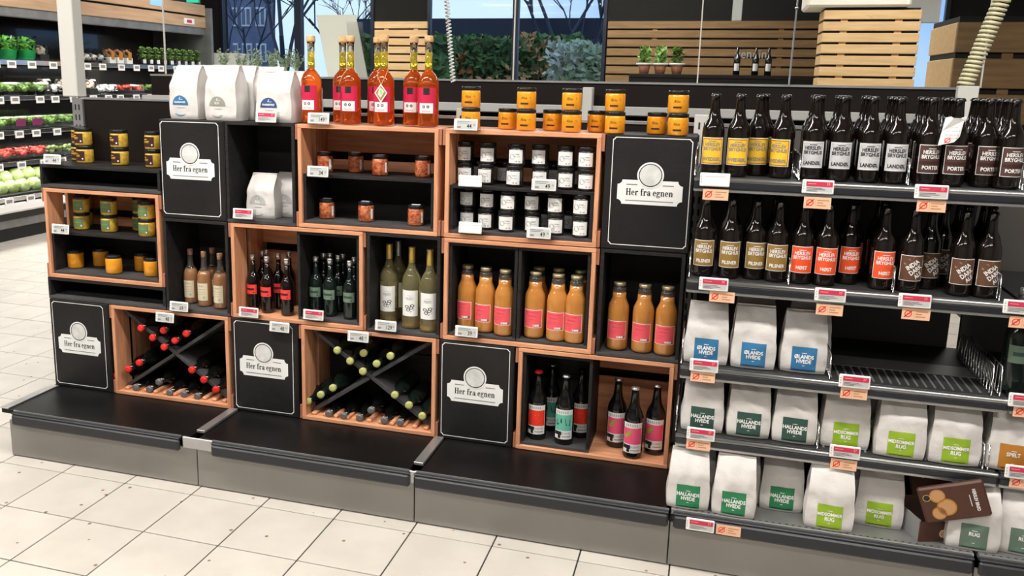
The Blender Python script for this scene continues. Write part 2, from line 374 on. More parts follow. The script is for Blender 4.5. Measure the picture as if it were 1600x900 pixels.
# ceiling lamps (out of frame, seen in the gloss of the bottles)
for i, (x, y) in enumerate(LIGHT_ROWS):
    e = empty('ceiling_lamp', (x, y, CEIL)); tag(e, 'long white linear ceiling lamp, ' + ['aisle row, centre', 'aisle row, right', 'aisle row, left', 'row behind the viewer, centre', 'row behind the viewer, right', 'row behind the viewer, left', 'row past the display, left', 'row past the display, centre', 'row past the display, right', 'window row, left', 'window row, right'][i], 'lamp', 'linear ceiling lamps')
    MB().box(-1.15, 1.15, -.16, .16, -.13, -.03, 'cream', .01).build('housing', e)
    MB().box(-1.1, 1.1, -.14, .14, -.142, -.13, 'lamp_emit').build('diffuser', e)
# ------------------------------------------------------------------ slatted pine claddings at the back
def plank_panel(name, x0, x1, y, z0, z1, pitch, gap, label, m='slat_wood', th=.03, left_depth=0, m2=None, battens=True):
    e = empty(name, (x0, y, z0)); tag(e, label, 'cladding')
    n = int(round((z1 - z0) / pitch))
    D_ = left_depth or .06
    MB().box(.01, x1 - x0 - .01, th, D_, 0, n * pitch, 'dark_void').build('backing', e)
    me = None
    for i in range(n):
        z = i * pitch
        if me is None:
            pk = MB().box(0, x1 - x0, 0, th, 0, pitch - gap, m, .004).build('plank', e); me = pk
        else: pk = me.copy(); COL.objects.link(pk)
        pk.location = (0, 0, z)
        if left_depth:
            if i == 0: sk = MB().box(-.002, th, th, left_depth, 0, pitch - gap, m2 or m, .004).build('side_plank', e); sm0 = sk
            else: sk = sm0.copy(); COL.objects.link(sk)
            sk.location = (0, 0, z)
    if battens:
        for t in (.22, .78): MB().box((x1 - x0) * t - .03, (x1 - x0) * t + .03, th - .012, th + .004, 0, n * pitch - gap, m).build('batten', e)
    return e
a, b = xat(585, 8.6, 2.2), xat(667, 8.6, 2.2)
z0_ = atY(626, 122, 8.6).z; z1_ = atY(626, 31, 8.6).z
plank_panel('slatted_column', a, b, 8.6, z0_ - (z1_ - z0_) / 7, z1_, (z1_ - z0_) / 7, .022, 'narrow pale pine slatted column between the two windows')
a, b = xat(948, 8.8, 2.2), xat(1300, 8.8, 2.2)
z0_ = atY(1100, 131, 8.8).z; z1_ = atY(1100, 30, 8.8).z
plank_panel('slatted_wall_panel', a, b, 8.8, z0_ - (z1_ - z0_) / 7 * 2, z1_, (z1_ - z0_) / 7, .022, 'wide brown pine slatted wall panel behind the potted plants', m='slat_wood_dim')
a, b = xat(1284, 6, 2.2), xat(1436, 6, 2.2)
z0_ = atY(1360, 137, 6).z; z1_ = atY(1360, 12, 6).z
plank_panel('slatted_box_column', a, b, 6, z0_ - (z1_ - z0_) / 7, z1_, (z1_ - z0_) / 7, .02, 'bright pine slatted box column right of the brown slatted wall', left_depth=.4)
bh = MB().box(xat(1262, 6.0, 2.6), xat(1425, 6.0, 2.6), 5.95, 6.6, z1_ + .005, z1_ + .7, 'cream', .02).build('bulkhead'); tag(bh, 'cream painted bulkhead resting on top of the bright slatted column', 'bulkhead')
bw = MB().box(xat(1400, 7.5, 2.9), xat(1470, 7.5, 2.6), 7.5, 7.6, 2.45, 3.4, 'paper_white').build('white_banner'); tag(bw, 'white printed banner hanging high before the right slit window', 'banner')
a = 4.405
zA = atX(1480, 137, a).z
plank_panel('slatted_pillar', a, a + 1.3, 3, 1.56, 2.3, .212, .035, 'broad pine slatted pillar at the right edge behind the coiled cable', m='slat_wood_dim', left_depth=.72, m2='slat_wood')  # lit left face and shaded front are put into the plank colours
# ------------------------------------------------------------------ outdoors beyond the windows
struct(MB().box(-30, 30, 9.2, 60, -.3, -.1, 'paving').build('trim_1'))
hx = MB()
B0, B1 = xat(352, 26, 4), xat(417, 26, 4)
e = empty('brick_building', (B0 - 3, 26, -.1)); tag(e, 'brick building with white arched windows seen through the left window', 'building')
MB().box(0, B1 - B0 + 3, 0, .6, 0, 7.5, 'brick').build('wall', e)
for wx in (369, 387, 409):
    for zc, s_ in ((atY(387, 78, 26).z, 1), (atY(387, 22, 26).z, 1.2)):
        x = xat(wx, 26, 3) - (B0 - 3)
        wdt = .09 if wx == 369 else .19
        f = MB().box(x - wdt, x + wdt, -.08, .02, zc - .33, zc + .33, 'paper_white').build('window', e)
        for q in (-.5, .5): MB().box(x + q * wdt - wdt * .32, x + q * wdt + wdt * .32, -.10, -.07, zc - .27, zc + .27, 'brick').build('pane', f)
MB().box(-.1, B1 - B0 + 3.1, -.2, .8, 7.5, 7.8, 'brick').build('roof', e)
def bare_tree(px, Y, h, label, seed, base=-.1):
    rnd = random.Random(seed); x = xat(px, Y, 3); mb = MB()
    def br(p, d, L, r, k):
        q = p + d * L; mb.tube([p, (p + q) / 2 + Vector((rnd.uniform(-1, 1), 0, rnd.uniform(-1, 1))) * L * .05, q], r, 'bark', 4, rr=[r, r * .85, r * .65])
        if k == 0: return
        for _ in range(3 if k > 1 else 4):
            nd = (d + Vector((rnd.uniform(-.8, .8), rnd.uniform(-.5, .5), rnd.uniform(-.25, .5)))).normalized(); br(p + d * L * rnd.uniform(.55, 1), nd, L * rnd.uniform(.6, .8), r * .6, k - 1)
    br(Vector((0, 0, 0)), Vector((rnd.uniform(-.1, .1), 0, 1)), h * .32, h * .010, 5)
    e = mb.build('bare_tree', None, (x, Y, base)); tag(e, label, 'tree'); return e
bare_tree(448, 17, 9, 'bare winter tree with forked branches beyond the left window', 3)
bare_tree(520, 29, 9, 'thin bare tree behind the white sign board', 5)
bare_tree(385, 23, 8, 'slender bare tree in front of the brick building', 11)
bare_tree(930, 17, 7, 'bare tree right of the hedge in the middle window', 8)
bare_tree(880, 21, 9, 'tall bare tree rising behind the hedge', 18)
def hedge(px0, px1, Y, z0, z1, label, mats, n=5200, s=.16):
    x0, x1 = xat(px0, Y, 2), xat(px1, Y, 2); mb = MB(); rnd = random.Random(px0)
    for i in range(n):
        c = Vector((rnd.uniform(x0, x1), Y + rnd.uniform(-.5, .6), z0 + (z1 - z0) * rnd.random() ** .9)); c.z += .25 * noise.noise(Vector((c.x * .9, 0, 3)))
        a = Vector((rnd.gauss(0, 1), rnd.gauss(0, 1), rnd.gauss(0, 1))).normalized() * s; b2 = a.orthogonal().normalized() * s * .5
        k = noise.noise(c * .9); mm = mats[1] if (k > -.05 and rnd.random() < .55) else mats[0]
        mb.add([c - a, c + b2, c + a, c - b2], [(0, 1, 2, 3)], mm)
    mb.box(x0, x1, Y + .1, Y + .5, z0, z1 - .2, 'hedge')
    o = mb.build('hedge'); tag(o, label, 'hedge'); return o
hedge(540, 700, 14, -.1, 2.6, 'green hedge beside the shelter behind the white board', ('hedge', 'leaf'))
hedge(690, 905, 16, -.1, 2.75, 'dense hedge with rust coloured leaves in the middle window', ('hedge', 'hedge_rust'), 8000, .1)
hedge(860, 960, 12.9, -.1, 2.4, 'frosty pale shrub at the right side of the middle window', ('leaf_dusty', 'offwhite'), 3000, .09)
e = empty('flat_roof_shelter', (xat(570, 22, 3), 22, -.1)); tag(e, 'low flat-roofed building with a dark fascia beyond the hedge', 'building')
Wd = xat(940, 22, 3) - xat(570, 22, 3)
MB().box(0, Wd, 0, 5, 0, 3.1, 'brick').build('wall', e); MB().box(-.2, Wd + .2, -.4, 5.2, 3.1, 3.6, 'frame_blue').build('roof', e)
for k in range(7): MB().box(.6 + k * 1.1, 1.3 + k * 1.1, -.06, .02, 1.6, 2.7, 'skyblue').build('window', e)
# ------------------------------------------------------------------ refrigerated produce cabinet on the left
FX = -4.05
e = empty('produce_fridge', (FX, 3.0, 0)); tag(e, 'long open produce refrigerator with a wood-fronted canopy along the left wall', 'refrigerator')
LY = 5.35
MB().box(-.95, -.06, 0, LY, 0, .14, 'ink').build('plinth', e)
MB().box(-.95, .0, 0, LY, .14, .24, 'shelf_zinc', .01).box(-.95, .03, 0, LY, .24, .31, 'ink').box(-.95, .06, 0, LY, .31, .41, 'paper_white', .02).box(-.95, .03, 0, LY, .41, .50, 'ink').build('bumper', e)
MB().box(-1, -.93, 0, LY, .1, 2.75, 'grey_jar').build('back_panel', e)
MB().box(-.95, .04, LY, LY + .06, 0, 2.72, 'shelf_zinc').build('end_panel', e)
MB().box(-.95, -.02, 2.42, 2.46, .4, 2.4, 'pane').build('divider_pane', e)
MB().box(-.95, -.1, 0, LY, 2.52, 2.9, 'ink').build('canopy', e)
MB().box(-.10, -.06, 0, LY, 2.34, 2.54, 'shelf_zinc', .01).box(-.5, -.1, 0, LY, 2.46, 2.52, 'ink').build('air_grille', e)
for z0_, z1_ in ((2.44, 2.59), (2.615, 2.76)): MB().box(-.08, -.04, 0, LY, z0_, z1_, 'fridge_wood', .005).build('plank', e)
th = MB().box(-.04, -.028, 4.8, 5.05, 2.47, 2.55, 'paper_white', .004).build('thermometer', e)
MB().box(-.028, -.025, 4.86, 4.98, 2.49, 2.53, 'tagred').build('display', th)
mb = MB().box(-.04, -.036, 4.05, 4.3, 2.66, 2.75, 'skyblue').build('sticker', e)
for z in (1.86, 1.49, 1.13, .80, .44):
    MB().box(-.92, -.02 if z > .5 else .03, 0, LY, z, z + .025, 'shelf_zinc', .004).build('shelf', e)
    rr = MB().box(-.02 if z > .5 else .03, .0 if z > .5 else .05, 0, LY, z - .01, z + .04, 'chrome', .004).box(-.015, -.01, 0, LY, z + .04, z + .075, 'pane').build('price_rail', e)
    for k in range(15):
        y = .95 + k * .29 + random.uniform(-.05, .05)
        MB().box(.0 if z > .5 else .05, .006 if z > .5 else .056, y, y + .12, z - .045, z + .03, 'paper_white').box(.006 if z > .5 else .056, .007 if z > .5 else .057, y + .02, y + .1, z - .02, z + .015, 'ink_grey').build('price_card', rr)
for z in (2.50, 1.84, 1.47, 1.11, .78): area('fridge_strip_glow', (FX - .12, 3 + LY / 2, z), .05, LY - .3, 60 if z > 2 else 24, (1, .98, .92))
# ------------------------------------------------------------------ produce builders
def b_herb_bag(k=1.75):
    e = empty('herb_bag'); MB().lathe([(0, .002), (.09, .002), (.11, .05), (.115, .12)], 'green_plastic', 12).build('pot', e)
    mb = MB(); rnd = random.Random(2)
    for i in range(160):
        a = rnd.uniform(0, 6.28); r = rnd.uniform(0, .12); z = rnd.uniform(.1, .26); c = Vector((r * math.cos(a), r * math.sin(a), z)); u = Vector((rnd.gauss(0, 1), rnd.gauss(0, 1), rnd.gauss(0, 1))).normalized() * .03; v = u.orthogonal().normalized() * .014
        mb.add([c - u, c + v, c + u, c - v], [(0, 1, 2, 3)], 'leaf_bright')
    mb.build('foliage', e); MB().lathe([(.118, .04), (.125, .15), (.14, .28)], 'film', 12).build('sleeve', e); return e
def b_herb_pot():
    e = empty('herb_pot'); MB().lathe([(0, .002), (.032, .002), (.042, .09), (0, .09)], 'ink', 12).build('pot', e)
    MB().box(-.03, .03, -.044, -.042, .03, .08, 'paper_white').build('label', e)
    mb = MB(); rnd = random.Random(5)
    for i in range(110):
        a = rnd.uniform(0, 6.28); r = rnd.uniform(0, .055); z = rnd.uniform(.09, .24); c = Vector((r * math.cos(a), r * math.sin(a), z)); u = Vector((rnd.gauss(0, 1), rnd.gauss(0, 1), rnd.gauss(0, 1))).normalized() * .024; v = u.orthogonal().normalized() * .01
        mb.add([c - u, c + v, c + u, c - v], [(0, 1, 2, 3)], 'leaf')
    mb.build('foliage', e); return e
def pack(name, w, d, h, content, lid, n=16, lab=None):
    def f():
        e = empty(name); mb = MB().box(-w / 2, w / 2, -d / 2, d / 2, 0, h * .45, lid, .006); mb.build('tray', e)
        mb = MB(); rnd = random.Random(n)
        for i in range(n):
            r = min(w, h) * rnd.uniform(.14, .22); x, y, z = rnd.uniform(-w / 2 + r, w / 2 - r), rnd.uniform(-d / 2 + r, d / 2 - r), rnd.uniform(h * .45, h - r)
            mb.lathe([(0, -r), (r * .8, -r * .6), (r, 0), (r * .8, r * .6), (0, r)], content, 8, cx=x, cy=y, z=z)
        mb.build('produce', e)
        MB().box(-w / 2, w / 2, -d / 2, d / 2, h * .45, h, 'film', .02).build('film_wrap', e)
        if lab: MB().box(-w * .28, w * .28, -d / 2 - .003, -d / 2 - .001, h * .3, h * .8, lab).build('label', e)
        return e
    return f
def b_cabbage():
    e = empty('cabbage'); mb = MB()
    prof = [(0, 0), (.05, .012), (.078, .05), (.082, .09), (.07, .13), (.04, .155), (0, .162)]
    mb.lathe(prof, 'cabbage', 16); mb.v = [tuple(Vector(v) * (1 + .1 * noise.noise(Vector(v) * 30))) for v in mb.v]; mb.build('head', e)
    for k in range(3):
        a0 = k * 2.1; mb = MB().grid(6, 6, lambda u, v: (.088 * math.cos(a0 + u * 1.7) * math.sin(.4 + v * 1.6), .088 * math.sin(a0 + u * 1.7) * math.sin(.4 + v * 1.6), .085 - .083 * math.cos(.4 + v * 1.6)), 'cabbage'); mb.build('leaf', e)
    return e
BUILD = dict(herb_bag=b_herb_bag, herb_pot=b_herb_pot, cabbage=b_cabbage,
    mushroom_pack=pack('mushroom_punnet', .13, .12, .19, 'mushroom', 'ink', 14), salad_pack=pack('salad_box', .26, .2, .15, 'greenveg', 'film', 26, None),
    salad_pack_lab=pack('salad_box', .26, .2, .15, 'greenveg', 'film', 26, 'purple'), tomato_tray=pack('tomato_crate', .34, .26, .13, 'redveg', 'ink', 40),
    green_tray=pack('cucumber_crate', .34, .26, .13, 'greenveg', 'ink', 40), radish_pack=pack('radish_bag', .26, .22, .15, 'redveg', 'film', 26, None),
    orange_pack=pack('carrot_pack', .12, .12, .2, 'bread', 'paper_white', 10, 'orange'), white_pack=pack('mushroom_box', .16, .14, .13, 'paper_white', 'film', 14), cauli=pack('sprout_bag', .26, .2, .14, 'cabbage', 'film', 22))
R90 = math.pi / 2
def fr(kind, px, z, label, cat, dx=-.19, group=None):
    put(kind, (FX + dx, yat(px, FX + dx, z + .1), z + .026), label, cat, group, rz=R90 + random.uniform(-.1, .1))
for i, px in enumerate((8, 38)): fr('herb_bag', px, 1.86, ['first', 'second'][i] + ' bright green bagged herb from the left on the top fridge shelf', 'herbs')
fr('mushroom_pack', 64, 1.86, 'clear-wrapped pack beside the green herb bags on the top fridge shelf', 'vegetable pack')
for i, px in enumerate((132, 142, 154)): fr('white_pack', px, 1.86, ORD[i] + ' white wrapped pack right of the grey post on the top fridge shelf', 'vegetable pack')
for i, px in enumerate((170, 183, 197)): fr('orange_pack', px, 1.86, ORD[i] + ' orange-labelled pack from the left on the top fridge shelf', 'vegetable pack')
for i in range(9): fr('herb_pot', 222 + i * 10.8, 1.86, ORD[i] + ' small potted herb from the left at the right end of the top fridge shelf', 'potted herb')
for i, px in enumerate((6, 30, 54)): fr('salad_pack', px, 1.49, ORD[i] + ' leafy salad box from the left on the second fridge shelf', 'salad box')
fr('mushroom_pack', 69, 1.49, 'brown mushroom pack left of the white box on the second fridge shelf', 'mushrooms'); fr('white_pack', 81, 1.49, 'white box between two mushroom packs on the second fridge shelf', 'mushrooms'); fr('mushroom_pack', 97, 1.49, 'mushroom pack partly behind the grey post on the second fridge shelf', 'mushrooms')
fr('mushroom_pack', 141, 1.49, 'brown mushroom pack just right of the grey post on the second fridge shelf', 'mushrooms')
for i, px in enumerate((157, 171)): fr('white_pack', px, 1.49, ORD[i] + ' pale wrapped mushroom box right of the grey post on the second fridge shelf', 'mushrooms')
fr('tomato_tray', 201, 1.49, 'black crate of bright red tomatoes on the second fridge shelf', 'crate', -.24); fr('green_tray', 238, 1.49, 'black crate of green vegetables right of the tomato crate', 'crate', -.24)
for i, px in enumerate((-6, 20, 46, 72, 98)): fr('salad_pack_lab' if i in (1, 2) else 'salad_pack', px, 1.13, (ORD[i] + ' clear salad box from the left on the third fridge shelf' + (', with a purple label' if i in (1, 2) else '')), 'salad box')
for i, px in enumerate((165, 178)): fr('cauli', px, 1.13, ORD[i] + ' white wrapped vegetable right of the post on the third fridge shelf', 'vegetable pack')
for i, px in enumerate((0, 26, 52)): fr('radish_pack', px, .80, ORD[i] + ' red produce bag from the left on the fourth fridge shelf', 'radishes')
for i, px in enumerate((77, 103)): fr('cauli', px, .80, ORD[i] + ' pale bag right of the red bags on the fourth fridge shelf', 'vegetable pack')
for i, (px, dx, dz) in enumerate(((-2, -.13, 0), (16, -.14, 0), (34, -.13, 0), (52, -.14, 0), (6, -.26, .09), (24, -.27, .10), (42, -.26, .11), (58, -.27, .09))):
    fr('cabbage', px, .44 + dz, '%s pale green cabbage from the left, %s of the bottom fridge tray' % (ORD[i % 4], ['front row', 'back row'][i // 4]), 'cabbage', dx, 'cabbages in the fridge tray')
o = MB().box(-.02, .5, -.02, .35, 0, 2.1, 'grey_paint', .01).build('service_cabinet', None, (xat(324, 8.5, 2), 8.5, 0)); tag(o, 'tall grey service cabinet at the far end of the fridge', 'cabinet')
ex = empty('exit_sign', (xat(291, 5, 2.5), 5, atY(300, 4.5, 5).z)); tag(ex, 'green illuminated exit sign hanging over the fridge end', 'sign')
MB().box(0, .14, 0, .03, 0, .16, 'exit', .004).build('sign_box', ex); MB().box(.03, .05, -.003, 0, .05, .12, 'paper_white').box(.06, .12, -.003, 0, .07, .1, 'paper_white').build('pictogram', ex)
MB().tube([(.07, .015, .16), (.07, .015, CEIL - ex.location.z)], .006, 'grey_paint').build('hanger', ex)
# ------------------------------------------------------------------ opposite shelving unit, glass screens and posts behind the display
PY = 1.5; PZ = 1.772
e = empty('rear_partition', (-.2, PY, 0)); tag(e, 'dark rear shelving unit with a thin bright top edge behind the display', 'partition')
MB().box(0, 4.33, 0, .05, 0, PZ - .012, 'backpanel').build('panel', e); MB().box(0, 4.33, -.01, .06, PZ - .012, PZ, 'galv', .002).build('top_trim', e)
MB().box(0, 4.33, -.10, -.06, 1.605, 1.65, 'stone', .004).build('cross_rail', e)
MB().box(2.60, 2.65, -.12, -.05, .1, PZ - .03, 'grey_paint', .004).build('post', e)
MB().box(4.33, 4.36, -.02, .07, 0, PZ, 'ink').build('end_cap', e)
MB().box(0, 4.33, .05, .45, 1.70, 1.72, 'ink').build('top_shelf', e)
for i, (a, b) in enumerate(((-.11, 1.99), (2.01, 2.93), (2.95, 4.2))):
    g = empty('glass_screen', ((a + b) / 2, PY + .02, PZ)); tag(g, ['long left', 'middle', 'right'][i] + ' clear glass screen standing on the rear partition', 'glass screen')
    h = (b - a) / 2; MB().box(-h, h, 0, .006, .0, 1.15, 'pane').build('pane', g)
    MB().box(-h - .004, -h + .002, -.002, .008, 0, 1.15, 'offwhite').build('edge_strip', g)
    if i == 2: MB().box(h - .002, h + .004, -.002, .008, 0, 1.15, 'offwhite').build('edge_strip', g)
g = empty('hanging_wire', (3.38, 1.55, PZ)); tag(g, 'thin steel wire with a small clip right of the white ceiling rail', 'wire')
MB().tube([(0, 0, 0), (.02, 0, 2.0)], .004, 'galv').build('wire', g); MB().lathe([(0, -.012), (.012, 0), (0, .012)], 'chrome', 8, z=.36, cx=.004).build('clip', g)
o = MB().box(-.025, .025, -.02, .02, 0, 1.6, 'offwhite', .003).build('hanging_light_rail', None, (xat(1153, 2, 2.2), 2, atY(1153, 33, 2).z)); tag(o, 'white vertical ceiling rail hanging before the slatted wall', 'ceiling rail')
# white sign board
e = empty('sign_board', (.80, 1.66, 1.722)); tag(e, 'blank off-white board leaning behind the orange bottles', 'board')
mb = MB().box(0, .245, 0, .012, 0, .40, 'cream', .002); mb.v = [(x - .10 * z / .4 + .09, y + z * .1, z) for x, y, z in mb.v]; mb.build('panel', e)
mb = MB().box(.2, .30, -.02, -.014, 0, .36, 'film', .002); mb.v = [(x - .06 * z / .36 + .05, y + z * .1, z) for x, y, z in mb.v]; mb.build('clear_holder', e)
MB().box(.05, .3, -.03, .06, 0, .02, 'offwhite', .003).build('foot', e)
# potted herbs on rear unit
def b_plant():
    e = empty('potted_herb'); MB().lathe([(0, .001), (.04, .001), (.05, .08), (.045, .08), (0, .075)], 'offwhite', 14).build('pot', e); mb = MB(); rnd = random.Random(9)
    for i in range(16):
        a = rnd.uniform(0, 6.28); t = Vector((math.cos(a) * rnd.uniform(.01, .05), math.sin(a) * rnd.uniform(.01, .05), rnd.uniform(.13, .2)))
        mb.tube([(0, 0, .07), t * .6 + Vector((0, 0, .03)), t], .0012, 'leaf_dusty', 4)
        for k in range(8):
            c = t * (.5 + .5 * k / 7) + Vector((0, 0, .03 * (1 - k / 7))); u = Vector((rnd.gauss(0, 1), rnd.gauss(0, 1), abs(rnd.gauss(0, 1)))).normalized() * .022; v = u.orthogonal().normalized() * .005
            mb.add([c, c + u * .5 + v, c + u, c + u * .5 - v], [(0, 1, 2, 3)], 'leaf_dusty')
    mb.build('foliage', e); return e
BUILD['plant'] = b_plant
for i, px in enumerate((350, 372, 398, 422, 446, 460)): put('plant', (xat(px, 1.62, 1.8), 1.62 + .03 * (i % 2), 1.722), ORD[i] + ' dusty green potted herb from the left behind the flour bags', 'potted herb', rz=i)
# shelf with pots and bottles in front of the slatted wall
sx0, sx1 = xat(985, 7.6, 1.85), xat(1275, 7.6, 1.85); sz = atY(1100, 117, 7.6).z
sh = MB().box(sx0, sx1, 7.4, 7.75, sz - .04, sz, 'wall_dark', .004).build('serving_counter'); tag(sh, 'dark serving counter in front of the brown slatted wall', 'counter')
mb = MB().box(sx0, sx1, 7.42, 7.75, 0, sz - .041, 'wall_dark').build('counter_body', sh)
def b_whitepot():
    e = empty('plant_pot'); MB().lathe([(0, 0), (.05, 0), (.07, .10), (0, .10)], 'pine_red', 16).build('pot', e); MB().lathe([(.07, .10), (.095, .105), (.095, .125), (.085, .125), (0, .12)], 'offwhite', 16).build('rim', e); mb = MB(); rnd = random.Random(4)
    for i in range(150):
        a = rnd.uniform(0, 6.28); r = rnd.uniform(0, .06); c = Vector((r * math.cos(a), r * math.sin(a), .14 + rnd.uniform(0, .15))); u = Vector((rnd.gauss(0, 1), rnd.gauss(0, 1), rnd.gauss(0, 1))).normalized() * .05; v = u.orthogonal().normalized() * .018
        mb.add([c - u, c + v, c + u, c - v], [(0, 1, 2, 3)], 'leaf')
    mb.build('foliage', e); return e
BUILD['whitepot'] = b_whitepot
for i, px in enumerate((1006, 1031, 1057)): put('whitepot', (xat(px, 7.55, 1.9), 7.55, sz), ['left', 'middle', 'right'][i] + ' leafy plant in a cream pot before the brown slatted wall', 'potted plant', rz=i * 2)
def b_backbottle():
    e = empty('wine_bottle'); MB().lathe([(0, 0), (.037, 0), (.037, .19), (.014, .24), (.014, .31), (0, .31)], 'bottle_dark', 14).build('glass_body', e)
    MB().rect(-.03, .03, .05, .13, 'paper_white', cyl(.0375), 6).build('label', e); return e
BUILD['backbottle'] = b_backbottle
for i, px in enumerate((1150, 1179, 1199)): put('backbottle', (xat(px, 7.6, 1.9), 7.6, sz), ['left', 'middle', 'right'][i] + ' dark bottle with a white label on the far serving counter', 'bottle')
lt = MB().text('vendin', .16, 0, 0, 'stone', flat(0), sx=.9).build('wall_lettering', None, (xat(1172, 8.78, 2), 8.785, atY(1172, 85, 8.78).z)); tag(lt, 'small pale lettering on the brown slatted wall above the far bottles', 'lettering')
# coiled cables
def coil(name, p0, p1, R, r, turns, m, label):
    p0, p1 = Vector(p0), Vector(p1); d = p1 - p0; mb = MB(); n = turns * 10; t = d.normalized(); a = t.orthogonal().normalized(); b2 = t.cross(a)
    mb.tube([p0 + d * (i / n) + (a * math.cos(6.28318 * i / 10) + b2 * math.sin(6.28318 * i / 10)) * R for i in range(n + 1)], r, m, 5)
    o = mb.build(name); return tag(o, label, 'cable')
coil('coiled_cable', atY(693, -60, 1.35), atY(708, 128, 1.35), .011, .0042, 34, 'coil_white', 'thin white coiled cable hanging over the middle window')
coil('coiled_cable', atY(1583, -40, .8), atY(1506, 138, .8), .026, .0065, 26, 'coil_cream', 'thick cream coiled cable hanging at the right of the slatted column')
# ------------------------------------------------------------------ gondola: bases, back panels, uprights
BZ = .243
def base_unit(i):
    x = float(i); e = empty('gondola_unit', (x, 0, 0)); tag(e, 'grey gondola base with black deck, ' + ['leftmost, at the open end', 'second from the left, under the green-capped wine crate', 'third from the left, under the orange juice column', 'fourth, carrying the lowest flour bags', 'fifth, at the right edge of the photo'][i], 'shelf base')
    L_ = 1.0
    MB().box(.002, L_ - .002, 0, .012, .004, .178, 'kick_grey', .002).build('kick_panel', e)
    MB().box(.01, L_ - .01, .012, .60, .0, .17, 'dark_void').build('plinth', e)
    top = 'platform_black' if i < 3 else 'shelf_zinc'
    MB().box(-.01 + (.042 if i in (1, 2) else .012 if i > 2 else 0), L_ - .013, -.028, .60, .222, BZ, top, .002).build('deck', e)
    x0 = [.06, .10, .012, .012, .0][i]; x1 = [.945, .995, .995, .985, .98][i]
    mb = MB().box(x0, x1, -.052, -.030, .176, .228, 'rail_black', .008); mb.box(x0, x1, -.048, -.026, .228, .236, 'rail_black', .002); mb.build('price_rail', e)
    MB().box(x0, x1, -.030, -.027, .236, .2425, 'galv').build('deck_lip', e)
    if i < 3:
        sx = (0, -.02, -.02)[i]
        MB().box(-.010 + (0 if i else -.005), .030, .02 if i else -.03, .30, BZ, BZ + (.012 if i else .006), 'galv', .001).build('joint_strip', e)
        if i: MB().box(-.045 if i == 1 else -.01, .10 if i == 1 else .02, -.036, -.0295, .19, BZ - .002, 'galv', .002).build('joint_bracket', e)
    if i >= 3:
        mb = MB()
        for k in range(44): mb.box(.02 + k * .022, .028 + k * .022, -.018, -.013, BZ, BZ + .0006, 'ink')
        mb.build('slots', e)['kind'] = 'stuff'
    return e
for i in range(5): base_unit(i)
TOPZ = [1.655, 1.645, 1.645, 1.645, 1.645]
for i in range(5):
    m_ = 'backpanel' if i < 3 else 'backpanel_grey'
    o = MB().box(i + .02, i + .98, .615, .635, BZ, 1.60 if i >= 1 else 1.64, m_).box(i + .0, i + 1.0, .61, .64, (1.60 if i else 1.64), (1.612 if i else 1.65), 'galv').build('gondola_back_panel')
    tag(o, ['dark back panel of the leftmost display module', 'back panel behind the chili jars and flour bags', 'back panel behind the amber honey jars', 'grey back panel behind the beer and flour shelves', 'grey back panel of the far right module'][i], 'back panel')
for i in range(6):
    h = 1.645 if i != 4 else PZ
    e = empty('upright', (i if i != 4 else xat(1510, .66, 1.7), .60 if i != 4 else .66, 0)); tag(e, 'slotted steel upright at the ' + ['left end of the display', 'first joint of the display', 'second joint of the display', 'joint between crates and beer shelves', 'right end of the beer shelves', 'far right'][i], 'upright')
    MB().box(-.03, .03, 0, .03, 0, h, 'galv' if i == 0 else ('deck_dark' if i == 4 else 'grey_paint'), .002).build('post', e)
    if i == 4: MB().box(-.035, .035, -.003, .033, 1.48, h + .004, 'grey_paint', .002).build('post_sleeve', e)
    mb = MB()
    for k in range(28):
        z = h - .03 - k * .05
        for s in (-.013, .008): mb.box(s, s + .007, -.001, .001, z - .028, z, 'ink')
    mb.build('slots', e)['kind'] = 'stuff'
o = MB().box(-.045, .045, .0, .07, 0, CEIL - 1.66, 'grey_paint', .004).build('square_post', None, (-.03, .59, 1.652)); tag(o, 'light grey square post standing on the left end of the display', 'post')
